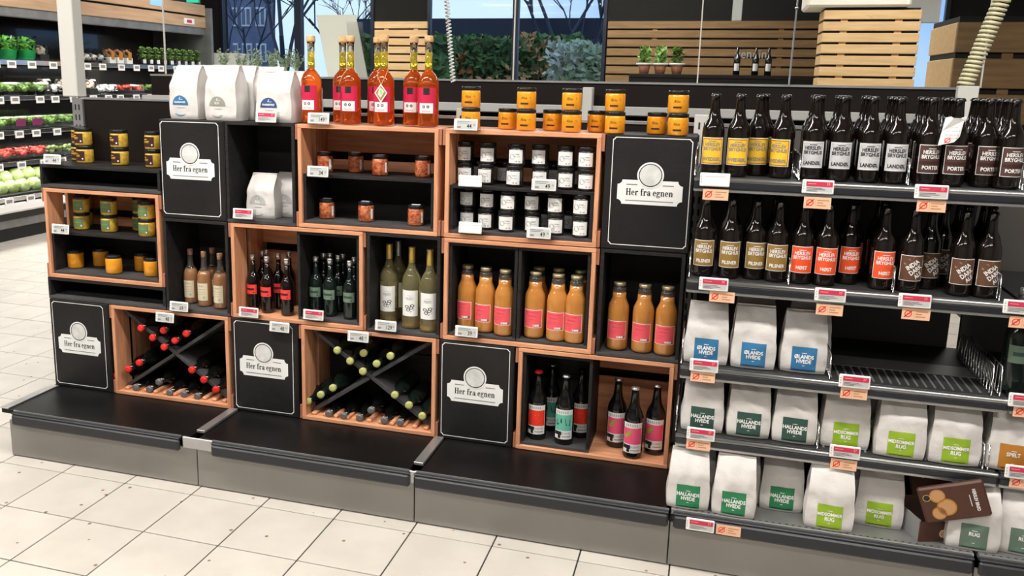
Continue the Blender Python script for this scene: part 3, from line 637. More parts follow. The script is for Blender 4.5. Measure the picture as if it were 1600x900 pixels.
# ------------------------------------------------------------------ crates and boxes
CD = .308; CB = .585       # front and back planes
ZL = [.2445, .6905, 1.1285, 1.572]
def pine_crate(x0, x1, z0, z1, label, wine=False):
    e = empty('wooden_crate', (x0, CD, z0)); tag(e, label, 'crate'); W_ = x1 - x0; H_ = z1 - z0; D_ = CB - CD; t = .017; o_ = .013
    for a, b in ((0, D_ * .48), (D_ * .5, D_)):
        MB().box(o_, W_ - o_, a, b, H_ - t - .001, H_ - .001, 'pine', .0015).build('top_board', e)
        MB().box(o_, W_ - o_, a, b, 0, t, 'pine', .0015).build('bottom_board', e)
    for sx in (o_, W_ - o_ - t):
        MB().box(sx, sx + t, 0, D_ * .40, t, H_ - t - .001, 'pine_upright', .0015).build('side_board', e)
        MB().box(sx, sx + t, D_ * .52, D_, t, H_ - t - .001, 'pine_upright', .0015).build('side_board', e)
    bm_ = 'black_stain' if wine else 'pine'
    MB().box(o_ + t, W_ - o_ - t, D_ - .012, D_ - .002, H_ * (.63 if wine else .70), H_ - t, bm_, .001).build('back_board', e)
    MB().box(o_ + t, W_ - o_ - t, D_ - .012, D_ - .002, t, H_ * .62, bm_, .001).build('back_board', e)
    for sx in (0, W_ - o_):
        for z in (.0, H_ - .068): MB().box(sx, sx + o_, .004, D_ * .3, z + .001, z + .066, 'pine_red', .001).build('corner_batten', e)
    if wine:
        n = 11
        for k in range(n):
            x = o_ + t + .03 + (W_ - .12) * k / (n - 1)
            MB().box(x - .011, x + .011, .02, D_ - .02, t, t + .014, 'pine', .004).build('cradle_batten', e)
        cx_, cz_ = W_ / 2, H_ / 2; hw, hh = W_ / 2 - .045, H_ / 2 - .028
        for s in (1, -1):
            mb = MB(); L2 = math.hypot(hw, hh); an = math.atan2(hh, hw) * s
            parts = [(-L2, L2)] if s < 0 else [(-L2, -.012), (.012, L2)]
            for a, b in parts: mb.box(a, b, .045, D_ - .03, -.008, .008, 'black_shelf', .001)
            mb.v = [(cx_ + x * math.cos(an) - z * math.sin(an), y, cz_ + x * math.sin(an) + z * math.cos(an)) for x, y, z in mb.v]; mb.build('cross_board', e)
    return e
def dark_box(x0, x1, z0, z1, label, y0=CD + .002, name='dark_box', shelf='black_shelf', t=.014, cat='box', back=True):
    e = empty(name, (x0, y0, z0)); tag(e, label, cat); W_ = x1 - x0; H_ = z1 - z0; D_ = CB - y0 - (.016 if y0 > CD + .003 else 0)
    MB().box(0, W_, 0, D_, 0, t, shelf, .001).build('bottom', e); MB().box(0, W_, 0, D_, H_ - t, H_, 'black_stain', .001).build('top', e)
    for s in (0, W_ - t): MB().box(s, s + t, .0, D_, t, H_ - t, 'black_stain', .001).build('side', e)
    if back: MB().box(t, W_ - t, D_ - .008, D_, t, H_ - t, 'black_stain').build('back', e)
    return e
def emblem(e, W_, H_, cx_, cz_):
    sw, sh_ = .296, .417; f0 = flat(-.0006); f1 = flat(-.0012); f2 = flat(-.0018); f3 = flat(-.0024); f4 = flat(-.003)
    n = .010; t = .0028; x0, x1, z0, z1 = cx_ - sw / 2, cx_ + sw / 2, cz_ - sh_ / 2, cz_ + sh_ / 2
    mb = MB(); P_ = [(x0 + n, z0), (x1 - n, z0), (x1 - n * .6, z0 + n * .6), (x1, z0 + n), (x1, z1 - n), (x1 - n * .6, z1 - n * .6), (x1 - n, z1), (x0 + n, z1), (x0 + n * .6, z1 - n * .6), (x0, z1 - n), (x0, z0 + n), (x0 + n * .6, z0 + n * .6)]
    Q_ = [(cx_ + (a - cx_) * (1 - 2 * t / sw), cz_ + (b - cz_) * (1 - 2 * t / sh_)) for a, b in P_]
    k = len(P_); mb.add([f0(*q) for q in P_] + [f0(*q) for q in Q_], [(i, (i + 1) % k, k + (i + 1) % k, k + i) for i in range(k)], 'print_white'); mb.build('border_line', e)
    mb = MB(); pw, ph = .122, .047; c = .018; pts = []
    for (sx, sz, a0) in ((1, 1, 270), (-1, 1, 0), (-1, -1, 90), (1, -1, 180)):
        arc = [(cx_ + sx * pw + c * math.cos(math.radians(a0 - 90 * q / 4)), cz_ + sz * ph + c * math.sin(math.radians(a0 - 90 * q / 4))) for q in range(5)]
        pts += arc
    mb.poly(pts, 'print_white', f1)
    mb.rect(cx_ - .088, cx_ - .047, cz_ + .0275, cz_ + .031, 'ink_grey', f2, 1).rect(cx_ + .047, cx_ + .088, cz_ + .0275, cz_ + .031, 'ink_grey', f2, 1).rect(cx_ - .09, cx_ + .09, cz_ - .034, cz_ - .0305, 'ink_grey', f2, 1)
    slab_text(mb, 'Her fra egnen', .0262, cx_, cz_ - .002, 'ink', f2, sx=1.0); mb.build('plaque_print', e)
    mb = MB().disc(cx_, cz_ + .067, .050, 'print_white', f3).ring(cx_, cz_ + .067, .0405, .044, 'ink', f4).disc(cx_, cz_ + .067, .0405, 'moon_grey', f4); mb.build('round_emblem', e)
def sign_box(x0, x1, z0, z1, label, cx_, cz_):
    e = empty('sign_box', (x0, CD, z0)); tag(e, label, 'sign'); W_ = x1 - x0; H_ = z1 - z0
    MB().box(0, W_, .002, CB - CD, 0, H_, 'black_stain', .002).build('box', e); MB().box(.004, W_ - .004, 0, .003, .004, H_ - .004, 'board_black', .0005).build('board', e)
    emblem(e, W_, H_, cx_ - x0, cz_ - z0); return e
z0, z1, z2, z3 = ZL
g = .0025
sign_box(.003, .339, z0, z1 - g, 'black sign board at lower left below the honey crate', .017 + .148, .677 - .2085)
pine_crate(.344, 1.000, z0, z1 - g, 'pine wine crate with red-capped bottles and a dark cross', True)
sign_box(1.005, 1.337, z0, z1 - g, 'black sign board between the two wine crates', 1.018 + .148, .677 - .2085)
pine_crate(1.342, 1.998, z0, z1 - g, 'pine wine crate with green-capped bottles and a dark cross', True)
sign_box(2.003, 2.326, z0, z1 - g, 'black sign board left of the beer crate under the juice', 2.013 + .148, .677 - .2085)
pine_crate(2.331, 2.982, z0, z1 - g, 'pine crate at floor level holding red, teal and pink labelled beers')
dark_box(.003, .662, z1, z1 + .105, 'low empty black filler box above the lower left sign')
pine_crate(.003, .662, z1 + .107, z1 + .540, 'pine crate with yellow and amber jars at the left end')
dark_box(.003, .662, z1 + .543, 1.342, 'low empty black filler box with jars standing on top')
dark_box(.667, .999, z1, z2 - g, 'tall black box holding rosé bottles with cream labels')
pine_crate(1.003, 1.664, z1, z2 - g, 'pine crate with red and green labelled bottles')
dark_box(1.669, 1.998, z1, z2 - g, 'tall black box holding white wine bottles')
pine_crate(2.002, 2.654, z1, z2 - g, 'pine crate with two black inserts full of orange juice')
dark_box(2.659, 2.982, z1, z2 - g, 'tall black box with three juice bottles at the right end')
sign_box(.670, .998, z2, z3, 'black sign board under the white flour bags at upper left', .677 + .148, 1.564 - .2085)
dark_box(1.002, 1.337, z2, z3, 'black box with two flour bags beside the upper left sign')
pine_crate(1.340, 1.996, z2, z3, 'pine crate with chili jars on two levels')
pine_crate(2.000, 2.652, z2, z3, 'pine crate filled with stacked dark jars')
sign_box(2.657, 2.990, z2, z3, 'large black sign board at upper right beside the beer', 2.683 + .148, 1.564 - .2085)
IY = CD + .012
def insert(x0, x1, z0, z1, label): return dark_box(x0, x1, z0, z1, label, y0=IY, name='box_insert', t=.013)
insert(.036, .629, z1 + .126, 1.022, 'black insert box in the lower half of the left jar crate')
insert(1.337, 1.631, z1 + .018, z2 - .022, 'black insert box around the green labelled bottles')
insert(2.034, 2.325, z1 + .018, z2 - .022, 'left black insert box around three juice bottles')
insert(2.328, 2.621, z1 + .018, z2 - .022, 'middle black insert box around the double row of juice bottles')
insert(2.363, 2.650, z0 + .018, z1 - .022, 'black insert box around the red and teal labelled beers')
insert(1.372, 1.963, z2 + .018, 1.360, 'black insert box in the lower half of the chili jar crate')
insert(2.032, 2.619, z2 + .018, 1.345, 'black insert box in the lower half of the dark jar crate')
# ------------------------------------------------------------------ bottles and jars
BEER = [(0, .001), (.033, .001), (.0365, .004), (.0375, .012), (.0375, .150), (.0365, .163), (.032, .178), (.0245, .193), (.019, .208), (.0165, .225), (.0150, .245), (.0135, .268), (.0150, .270), (.0150, .276), (.012, .277), (0, .277)]
def crown(mb, r, z, m, seg=21):
    vs = []; n = seg * 2
    for k, (rr, zz) in enumerate(((r * 1.14, z - .006), (r * 1.05, z), (r * .9, z + .0035), (0, z + .0042))):
        for i in range(n): q = rr * (1.06 if (i % 2 and k == 0) else 1); vs.append((q * math.cos(6.28318 * i / n), q * math.sin(6.28318 * i / n), zz))
    fs = [(k * n + i, k * n + (i + 1) % n, (k + 1) * n + (i + 1) % n, (k + 1) * n + i) for k in range(3) for i in range(n)]
    mb.add(vs, fs, m, True); return mb
def beer(lab, body='amber', capm='cap_black', scale=1.0):
    def f():
        e = empty('beer_bottle'); MB().lathe([(r * scale, z * scale) for r, z in BEER], body, 22).build('glass_body', e)
        crown(MB(), .0148 * scale, .277 * scale, capm).build('cap', e)
        if lab: lab(e, .0378 * scale)
        return e
    return f
def lab_herslev(bg, name, ink, frame='paper_white', inner=None, band=None):
    def f(e, R):
        c0, c1, c2 = cyl(R), cyl(R + .0003), cyl(R + .0010); w_, a, b = .040, .040, .132; mb = MB()
        mb.rect(-w_, w_, a, b, frame, c0, 12).rect(-w_ + .002, w_ - .002, a + .002, b - .002, bg, c1, 12)
        if inner: mb.border(-w_ + .0035, w_ - .0035, a + .0035, b - .0035, .0025, inner, c2, 12)
        if band: mb.rect(-w_ + .002, w_ - .002, a + .030, a + .040, band, c2, 12)
        mb.rect(-.012, .012, b - .0135, b - .0115, ink, c2, 4)
        mb.text('HERSLEV', .0168, 0, b - .024, ink, c2, sx=.83, bold=.00045).text('BRYGHUS', .0168, 0, b - .039, ink, c2, sx=.83, bold=.00045).text(name, .0165, 0, a + .018, ink, c2, sx=.88, bold=.0005)
        mb.build('label', e)
    return f
def lab_ida(e, R):
    c0, c1, c2 = cyl(R), cyl(R + .0003), cyl(R + .0006); w_, a, b = .040, .040, .126; mb = MB()
    mb.rect(-w_, w_, a, b, 'paper_white', c0, 12).rect(-w_ + .002, w_ - .002, a + .002, b - .002, 'ida', c1, 12)
    mb.poly([(-.038, .060), (-.038, .078), (-.012, .105), (.005, .124), (.022, .124), (-.005, .095)], 'ida2', c2)
    c3 = cyl(R + .0009); mb.poly([(-.028, .098), (-.012, .116), (-.006, .111), (-.022, .093)], 'ida3', c3)
    for i, t in enumerate(('INDIA', 'DARK', 'ALE')): mb.text(t, .021, .001 + i * .0105, .094 - i * .0165, 'paper_white', c3, sx=.8, bold=.0006, rot=.7)
    mb.build('label', e)
def lab_musik(bg, dark):
    def f(e, R):
        c0, c1, c2 = cyl(R), cyl(R + .0003), cyl(R + .0006); w_, a, b = .042, .026, .155; mb = MB()
        mb.rect(-w_, w_, a, b, 'paper_white', c0, 12).rect(-w_ + .002, w_ - .002, a + .006, b - .022, bg, c1, 12)
        mb.rect(-w_ + .002, w_ - .002, a + .006, a + .038, 'paper_white', c2, 12)
        c3 = cyl(R + .0009)
        mb.rect(-.040, -.006, a + .018, a + .034, 'ink', c3, 4).rect(-.022, -.010, a + .004, a + .018, 'ink', c3, 2)
        mb.text('MUSIKØL', .0125, .012, a + .026, 'ink_grey', c3, sx=.8).rect(-.004, .034, a + .010, a + .014, 'ink_grey', c3, 4)
        for k in range(6): mb.rect(-.030 + k * .009, -.025 + k * .009, b - .016, b - .005, 'stone', c3, 1)
        if dark == 'ink':
            mb.poly([(-.030, .112), (-.008, .118), (-.006, .098), (-.024, .090), (-.020, .085), (-.032, .088)], 'ink', c3).poly([(.006, .118), (.030, .114), (.028, .086), (.012, .088)], 'ink', c3)
        elif dark == 'dots':
            rnd = random.Random(1)
            for k in range(10): mb.disc(rnd.uniform(-.034, .034), rnd.uniform(a + .045, b - .03), .0016, 'yellow', c3, 6)
        else:
            mb.poly([(-.036, .108), (-.018, .118), (-.004, .128), (.000, .118), (-.012, .106), (-.004, .098), (-.022, .094)], 'lime', c3).poly([(-.032, .10), (-.020, .108), (-.012, .103), (-.024, .092)], 'yellow', c3)
        mb.build('label', e)
    return f
BUILD.update(hvede=beer(lab_herslev('yellow', 'HVEDEØL', 'ink_grey', inner='orange')), land=beer(lab_herslev('silverlab', 'LANDØL', 'ink', 'ink', inner='paper_white')), porter=beer(lab_herslev('porter', 'PORTER', 'paper_white', band='hoest' if False else 'brownlab')),
    pils=beer(lab_herslev('pilsner', 'PILSNER', 'paper_white')), hoest=beer(lab_herslev('hoest', 'HØST', 'paper_white', inner=None)), ida=beer(lab_ida), plainbeer=beer(None),
    mred=beer(lab_musik('musik_red', 'dots'), 'bottle_dark', 'capsule_red', 1.06), mteal=beer(lab_musik('musik_teal', 'ink'), 'bottle_dark', 'silver', 1.06), mred2=beer(lab_musik('musik_red', 'dots'), 'bottle_dark', 'cap_black', 1.06), mpink=beer(lab_musik('musik_pink', 'leaf'), 'bottle_dark', 'silver', 1.06))
def b_juice():
    e = empty('juice_bottle'); P_ = [(0, .001), (.036, .001), (.041, .006), (.0425, .014), (.0425, .168), (.040, .184), (.031, .205), (.0275, .215), (.0265, .240)]
    MB().lathe(P_ + [(0, .240)], 'juice', 24).build('glass_body', e)
    MB().lathe([(.0272, .238), (.0262, .255), (.022, .259), (.022, .27)], 'glass_smoke', 20).build('neck', e)
    MB().lathe([(0, .266), (.0225, .2655), (.0225, .263), (.024, .263), (.0245, .272), (.023, .277), (0, .277)], 'cap_gold', 20).build('cap', e)
    c0, c1, c2 = cyl(.0428), cyl(.0431), cyl(.0438); mb = MB(); w_, a, b = .043, .048, .124
    mb.rect(-w_, w_, a, b, 'paper_white', c0, 12).rect(-w_ + .002, w_ - .002, a + .002, b - .002, 'pinkred', c1, 12)
    mb.text('Æblemost', .0085, -.004, .098, 'tagred', c2).rect(-.030, .02, .112, .1135, 'tagred', c2, 6).rect(-.03, .006, .082, .083, 'tagred', c2, 6).rect(-.03, -.002, .073, .074, 'tagred', c2, 6)
    for k, mm in enumerate(('offwhite', 'paper_white', 'paper_white', 'olive')): mb.rect(.002 + k * .009, .010 + k * .009, .054, .062, mm, c2, 1)
    mb.build('label', e); return e
def b_spirit(labm, liq, h=.262, capm='silver'):
    def f():
        e = empty('spirit_bottle'); k = h / .262
        P_ = [(0, .001), (.026, .001), (.0295, .005), (.030, .012), (.030, .138), (.0285, .152), (.021, .168), (.0135, .182), (.0115, .2), (.0105, .232)]
        if liq == 'whisky':
            Q_ = [(r * 1.1, z * k) for r, z in P_]
            MB().lathe(Q_[:7] + [(0, Q_[6][1])], liq, 20).build('glass_body', e); MB().lathe([(Q_[6][0], Q_[6][1] + .0004)] + Q_[7:], 'glass_smoke', 20).build('neck', e)
        else: MB().lathe([(r, z * k) for r, z in P_] + [(0, .232 * k)], liq, 20).build('glass_body', e)
        MB().lathe([(0, .262 * k), (.0125, .260 * k), (.0135, .257 * k), (.0135, .232 * k), (0, .232 * k)], capm, 16).build('cap', e)
        rr_ = .0333 if liq == 'whisky' else .0303
        c0, c1 = cyl(rr_), cyl(rr_ + .0004); mb = MB()
        if labm == 'paper_cream': mb.rect(-.030, .030, .030, .112, labm, c0, 10).text('GÅRD & GIN'[:4], .012, 0, .098, 'ink_grey', c1).rect(-.02, .02, .082, .0835, 'ink_grey', c1, 4).rect(-.02, .02, .07, .0712, 'ink_grey', c1, 4).rect(-.018, .018, .060, .0612, 'ink_grey', c1, 4).disc(.012, .045, .006, 'stone', c1, 12)
        else: mb.rect(-.032, .032, .078, .122, labm, c0, 10).rect(-.022, .020, .096, .106, 'brownlab' if labm == 'redlab' else 'dkgreen', c1, 6).rect(.014, .02, .084, .088, 'ink', c1, 2)
        mb.build('label', e); return e
    return f
def b_wine(foil='gold_foil'):
    def f():
        e = empty('wine_bottle'); k = 1.0
        MB().lathe([(0, .001), (.036, .001), (.041, .006), (.0415, .015), (.0415, .20), (.039, .222), (.030, .243), (.019, .262), (.0145, .282), (.0135, .30)] + [(0, .30)], 'white_wine', 24).build('glass_body', e)
        MB().lathe([(.0402, .004), (.0402, .03)], 'wine_amber', 24).build('base_tint', e)
        MB().lathe([(.0146, .288), (.0145, .348), (.0155, .349), (.0155, .355), (0, .356)], foil, 16).build('capsule', e)
        c0, c1 = cyl(.0418), cyl(.0421); mb = MB().rect(-.038, .038, .058, .172, 'paper_white', c0, 12)
        mb.text('MJØD', .0165, 0, .135, 'ink_grey', c1, sx=.85).rect(-.012, .012, .148, .1492, 'ink_grey', c1, 2)
        for k_, (x, z) in enumerate(((-.012, .100), (.008, .095), (-.006, .086), (.012, .105))): mb.ring(x, z, .004, .0065, 'ink', c1, 12, 1.5)
        mb.poly([(-.02, .080), (.006, .080), (.022, .090), (.018, .084), (.004, .075)], 'ink', c1); mb.build('label', e); return e
    return f
def b_cordial(hang):
    def f():
        e = empty('cordial_bottle'); 
        MB().lathe([(0, .028), (.012, .024), (.036, .006), (.040, .004), (.0435, .010), (.0435, .168), (.042, .186), (.034, .205), (.022, .219), (.0155, .226), (.0150, .232), (0, .232)], 'cordial', 24).build('glass_body', e)
        MB().lathe([(0, .2325), (.0150, .2325), (.0145, .300), (0, .300)], 'cordial_neck', 16).build('liquid_neck', e)
        MB().lathe([(.0150, .301), (.0150, .332), (.0165, .333), (.0165, .339), (.012, .339), (.012, .301)], 'glass', 16).build('neck', e)
        MB().lathe([(0, .325), (.0115, .325), (.012, .339), (.0185, .340), (.0190, .346), (.0185, .362), (.0165, .365), (0, .365)], 'cork', 16).build('cork', e)
        c0, c1, c2 = cyl(.0438), cyl(.0441), cyl(.0444); mb = MB().rect(-.043, .043, .056, .160, 'magenta', c0, 12).rect(-.030, .030, .058, .098, 'paper_white', c1, 10).rect(-.012, .014, .132, .158, 'ink', c2, 4)
        for x in (-.010, .008): mb.ring(x, .084, .0025, .0062, 'ink', c2, 10)
        mb.text('Rabarber', .010, 0, .066, 'tagred', c2).rect(-.006, .008, .148, .150, 'paper_white', c2, 2).rect(-.006, .008, .138, .142, 'offwhite', c2, 2)
        mb.build('label', e)
        if hang:
            tgz = .125; mb = MB().tube([(.02 * math.cos(t) * (1 if 1 else 1), -.018 - .03 * max(0, math.sin(-t)) * 0 - .028 * (i / 12), .235 - .075 * (i / 12)) for i, t in enumerate([0] * 1)] + [(.017, .0, .236), (.022, -.020, .222), (.018, -.036, .20), (.004, -.047, .168)], .0012, 'cork', 4)
            mb.tube([(-.017, .0, .236), (-.022, -.020, .222), (-.014, -.036, .20), (.004, -.047, .168)], .0012, 'cork', 4); s = mb.build('string', e)
            tg = MB().poly([(.004, .172), (.032, .135), (.004, .095), (-.024, .135)], 'paper_white', flat(-.0485)).poly([(.004, .165), (.027, .135), (.004, .103), (-.019, .135)], 'ida2', flat(-.0489)).poly([(.0, .158), (.020, .142), (.004, .115), (-.01, .13)], 'offwhite', flat(-.0492)).poly([(.0, .15), (.012, .14), (.004, .125)], 'leaf_bright', flat(-.0495)).build('hang_tag', e)
            if hang == 2: s.rotation_euler.z = tg.rotation_euler.z = -1.25
        return e
    return f
def b_lying(capsule, glass='bottle_dark'):
    def f():
        e = empty('lying_wine_bottle'); P_ = [(0, .015), (.0372, .016), (.0375, .025), (.0375, .155), (.034, .172), (.022, .192), (.0150, .207), (.0140, .248), (0, .248)]
        def rot(mb): mb.v = [(x, .262 - z, y) for x, y, z in mb.v]; mb.f = [f_[::-1] for f_ in mb.f]; return mb
        rot(MB().lathe(P_, glass, 20)).build('glass_body', e)
        rot(MB().lathe([(.0165, .248), (.0168, .259), (.0158, .2615), (0, .262)], capsule, 16)).build('capsule', e)
        MBx = rot(MB().lathe([(.0100, .2622), (.0, .2624)], 'capsule_grey' if capsule == 'capsule_grey' else capsule, 14)).build('seal', e)
        return e
    return f
def b_jar(body, r, h, lid='cap_black', lab=None, sides=0, lidh=.014):
    def f():
        e = empty('jar'); seg = sides or 22; sm = not sides
        MB().lathe([(0, .001), (r * .92, .001), (r, .005), (r, h - lidh - .007), (r * .93, h - lidh - .001), (0, h - lidh - .001)], body, seg, smooth=sm or True).build('jar_body', e)
        lm = MB().lathe([(0, h - lidh), (r * .98, h - lidh), (r * 1.0, h - lidh + .002), (r * 1.0, h - .002), (r * .96, h), (0, h - .0005)], lid, 22); lm.build('lid', e)
        if lab: lab(e, r, h)
        return e
    return f
def lj_honey(e, r, h):
    c = cyl(r + .0004); MB().text('Æble', .015, -.002, h * .52, 'brownlab', c, sx=.8).rect(-.016, .016, h * .22, h * .30, 'brownlab', c, 4).disc(.024, h * .55, .003, 'orange', c, 8).build('label', e)
def lj_brown(e, r, h):
    c, c1 = cyl(r + .0004), cyl(r + .0007); MB().rect(-.036, .030, h * .14, h * .70, 'brownlab', c, 8).text('HONEY', .0135, -.010, h * .42, 'yellow', c1, sx=.75, bold=.0003).rect(-.024, -.004, h * .54, h * .58, 'yellow', c1, 2).disc(.020, h * .26, .004, 'paper_white', c1, 10).build('label', e)
def lj_olive(e, r, h):
    c, c1 = cyl(r + .0004), cyl(r + .0007); MB().rect(-.032, .032, h * .16, h * .72, 'olive', c, 8).text('HONNING', .009, 0, h * .46, 'lime', c1).disc(.022, h * .26, .004, 'paper_white', c1, 10).build('label', e)
def lj_white(e, r, h):
    c, c1 = cyl(r + .0004), cyl(r + .0009); mb = MB().rect(-.031, .031, h * .12, h * .74, 'paper_white', c, 8).disc(-.014, h * .42, .0115, 'stone', c1, 16)
    mb.text('Hindbær', .0075, .007, h * .54, 'ink', c1, sx=.8).text('Marmelade', .0065, .008, h * .43, 'ink_grey', c1, sx=.75).rect(.002, .008, h * .18, h * .22, 'tagred', c1, 1).rect(.014, .020, h * .18, h * .22, 'ink_grey', c1, 1); mb.build('label', e)
def lj_side(e, r, h):
    c = lambda x, z: (r * 1.005 * math.sin(x / r + 1.15), -r * 1.005 * math.cos(x / r + 1.15), z); MB().rect(-.006, .006, h * .16, h * .66, 'paper_white', c, 2).build('label', e)
    MB().box(-.018, .018, -.010, .012, h + .0002, h + .0012, 'paper_white').build('lid_sticker', e)
BUILD.update(juice=b_juice, rose=b_spirit('paper_cream', 'whisky', .262, 'whisky'), redb=b_spirit('redlab', 'amber'), greenb=b_spirit('sage', 'bottle_green'), wine=b_wine(), wine2=b_wine('galv'), cordial=b_cordial(False), cordial_tag=b_cordial(1), cordial_side=b_cordial(2),
    lie_red=b_lying('capsule_red'), lie_green=b_lying('capsule_green', 'bottle_green'), lie_grey=b_lying('capsule_grey'),
    hjar=b_jar('honey', .0385, .0835, lab=lj_honey), amberjar=b_jar('honey', .0385, .089), mjar=b_jar('mustard', .0405, .083, lab=lj_brown, lidh=.016), ojar=b_jar('mustard', .0385, .082, lab=lj_olive, lidh=.014), gjar=b_jar('grey_jar', .0355, .0855, 'cap_black', lj_white), cjar=b_jar('chili', .034, .086, lab=lj_side))
RAD = dict(juice=.0432, wine=.042, wine2=.042, rose=.034, redb=.031, greenb=.031, gjar=.036, cjar=.035, ojar=.039, amberjar=.039, mred=.040, mred2=.040, mteal=.040, mpink=.040)
INNER = [(.033, .632, z1 + .107, z2, 0), (.050, .615, z1 + .107, 1.02, 1), (.682, .984, z1, z2, 0), (1.034, 1.336, z1, z2, 0), (1.351, 1.617, z1, z2, 1), (1.684, 1.983, z1, z2, 0), (2.048, 2.311, z1, z2, 1), (2.342, 2.607, z1, z2, 1), (2.674, 2.967, z1, z2, 0), (2.377, 2.636, z0, z1, 1), (2.652, 2.951, z0, z1, 0), (1.387, 1.949, z2, 1.36, 1), (1.371, 1.965, 1.36, z3, 0), (2.047, 2.605, z2, 1.345, 1), (2.031, 2.621, 1.345, z3, 0)]
def row(kind, px, Y, z, label, cat, group=None, rz=0, rj=.12, **k):
    if kind in RAD and z < z3:
        X_ = xat(px, Y, z + .09); r = RAD[kind] + .0012; best = None
        for a, b, c, d, q in INNER:
            if c < z < d and a - .03 < X_ < b + .03 and (best is None or q > best[4] or not (best[0] < X_ < best[1])): best = (a, b, c, d, q)
        if best: X_ = min(max(X_, best[0] + r), best[1] - r)
        return put(kind, (X_, min(Y, .556 - r - (.016 if best and best[4] else 0)), z + .0006), label, cat, group, rz=rz + random.uniform(-rj, rj), **k)
    return put(kind, (xat(px, Y, z + .09), Y, z + .0006), label, cat, group, rz=rz + random.uniform(-rj, rj), **k)
# cordials on top of the chili crate
T3 = z3 + .0005
cor = [(487, .375, 1), (536, .45, 0), (548, .365, 1), (590, .455, 0), (600, .365, 1), (646, .42, 0), (669, .35, 0)]
names = ['leftmost orange cordial bottle, beside the flour bags', 'orange cordial bottle tucked behind the second front one', 'second front orange cordial bottle, string tag on its neck', 'orange cordial bottle hidden behind the middle one', 'middle orange cordial bottle with a diamond hang tag', 'orange cordial bottle left of the rightmost one', 'rightmost orange cordial bottle on the chili crate']
for (px, Y, h), n in zip(cor, names): row('cordial_side' if h and px != 600 else 'cordial_tag' if h else 'cordial', px, Y, T3, n, 'bottle', rz=(-1.0 if px in (487, 548) else .0) * 0)
# yellow jars
for i, (px, Y) in enumerate(((736, .37), (823, .36), (894, .355), (962, .35), (1061, .35))):
    for k in range(2): row('hjar', px - k * -.5, Y, T3 + k * .0842, '%s jar of the %s stack of amber jelly from the left' % (['lower', 'upper'][k], ORD[i]), 'jar', rj=.06)
for i, (px, Y) in enumerate(((794, .43), (864, .43), (934, .43), (1028, .41))): row('hjar', px, Y, T3, '%s single amber jelly jar from the left, set back between the stacks' % ORD[i], 'jar')
# chili jars
zc = 1.3605; zl = z2 + .0315
for i, (px, Y) in enumerate(((508, .42), (556, .47), (594, .40), (661, .42))): row('cjar', px, Y, zc, '%s chili jar from the left on the upper level of the chili crate' % ORD[i], 'jar')
for i, (px, Y) in enumerate(((511, .40), (572, .385), (650, .37))): row('cjar', px, Y, zl, '%s chili jar from the left on the lower level of the chili crate' % ORD[i], 'jar')
# grey jars
zu = 1.3455
for lev, z, tops in (('upper', zu, (727, 763, 808, 845, 885, 917)), ('lower', zl, (729, 763, 795, 833, 869, 910))):
    for i, px in enumerate(tops):
        Y = (.42, .40, .375, .40, .375, .36)[i] - (.0 if lev == 'upper' else .005)
        for k in range(2): row('gjar', px - (3 if (k == 0 and i > 0 and i < 3) else 0), Y, z + k * .086, '%s jar of the %s dark jar stack on the %s level of the jar crate' % (['bottom', 'top'][k], ORD[i], lev), 'jar')
for px, z, n in ((747, zu, 'behind the second stack, upper level'), (790, zu, 'behind the third stack, upper level'), (865, zu, 'behind the fifth stack, upper level'), (900, zu, 'behind the sixth stack, upper level'), (892, zl, 'behind the sixth stack, lower level'), (852, zl, 'behind the fifth stack, lower level')):
    row('gjar', px, .50, z, 'single dark jar set back ' + n, 'jar')
# left column jars
zt = 1.3425
for i, px in enumerate((132, 187, 240)):
    for k in range(2): row('mjar', px - (3, 2, 1)[i] * k, (.46, .44, .42)[i], zt + k * .0835, '%s brown-labelled mustard yellow jar of the %s stack on the top left box' % (['lower', 'upper'][k], ORD[i]), 'jar', rz=-.15)
for k in range(2): row('mjar', 124, .555, zt + k * .0835, '%s brown-labelled jar behind the first stack on the top left box' % ['lower', 'upper'][k], 'jar')
za = 1.0225; ra = MB
for i, px in enumerate((127, 170, 229)):
    for k in range(2): row('ojar', px - k, (.42, .41, .375)[i], za + k * .0825, '%s green-labelled yellow jar of the %s stack in the left crate' % (['lower', 'upper'][k], ORD[i]), 'jar')
for i, px in enumerate((116, 219)):
    for k in range(2): row('ojar', px, (.515, .50)[i], za + k * .0825, '%s green-labelled jar tucked behind the %s stack in the left crate' % (['lower', 'upper'][k], ['first', 'third'][i]), 'jar')
zb_ = z1 + .1395
for i, (px, Y) in enumerate(((111, .41), (157, .49), (177, .37), (222, .47), (237, .385))): row('amberjar', px, Y, zb_, '%s amber honey jar from the left on the lower level of the left crate' % ORD[i], 'jar')
# rosé spirit bottles
zj = z1 + .0145
for i, (px, Y) in enumerate(((290, .50), (299, .43), (320, .40), (333, .49), (345, .385))): row('rose', px, Y, zj, '%s rosé bottle with a cream label from the left in the black box' % ORD[i], 'bottle')
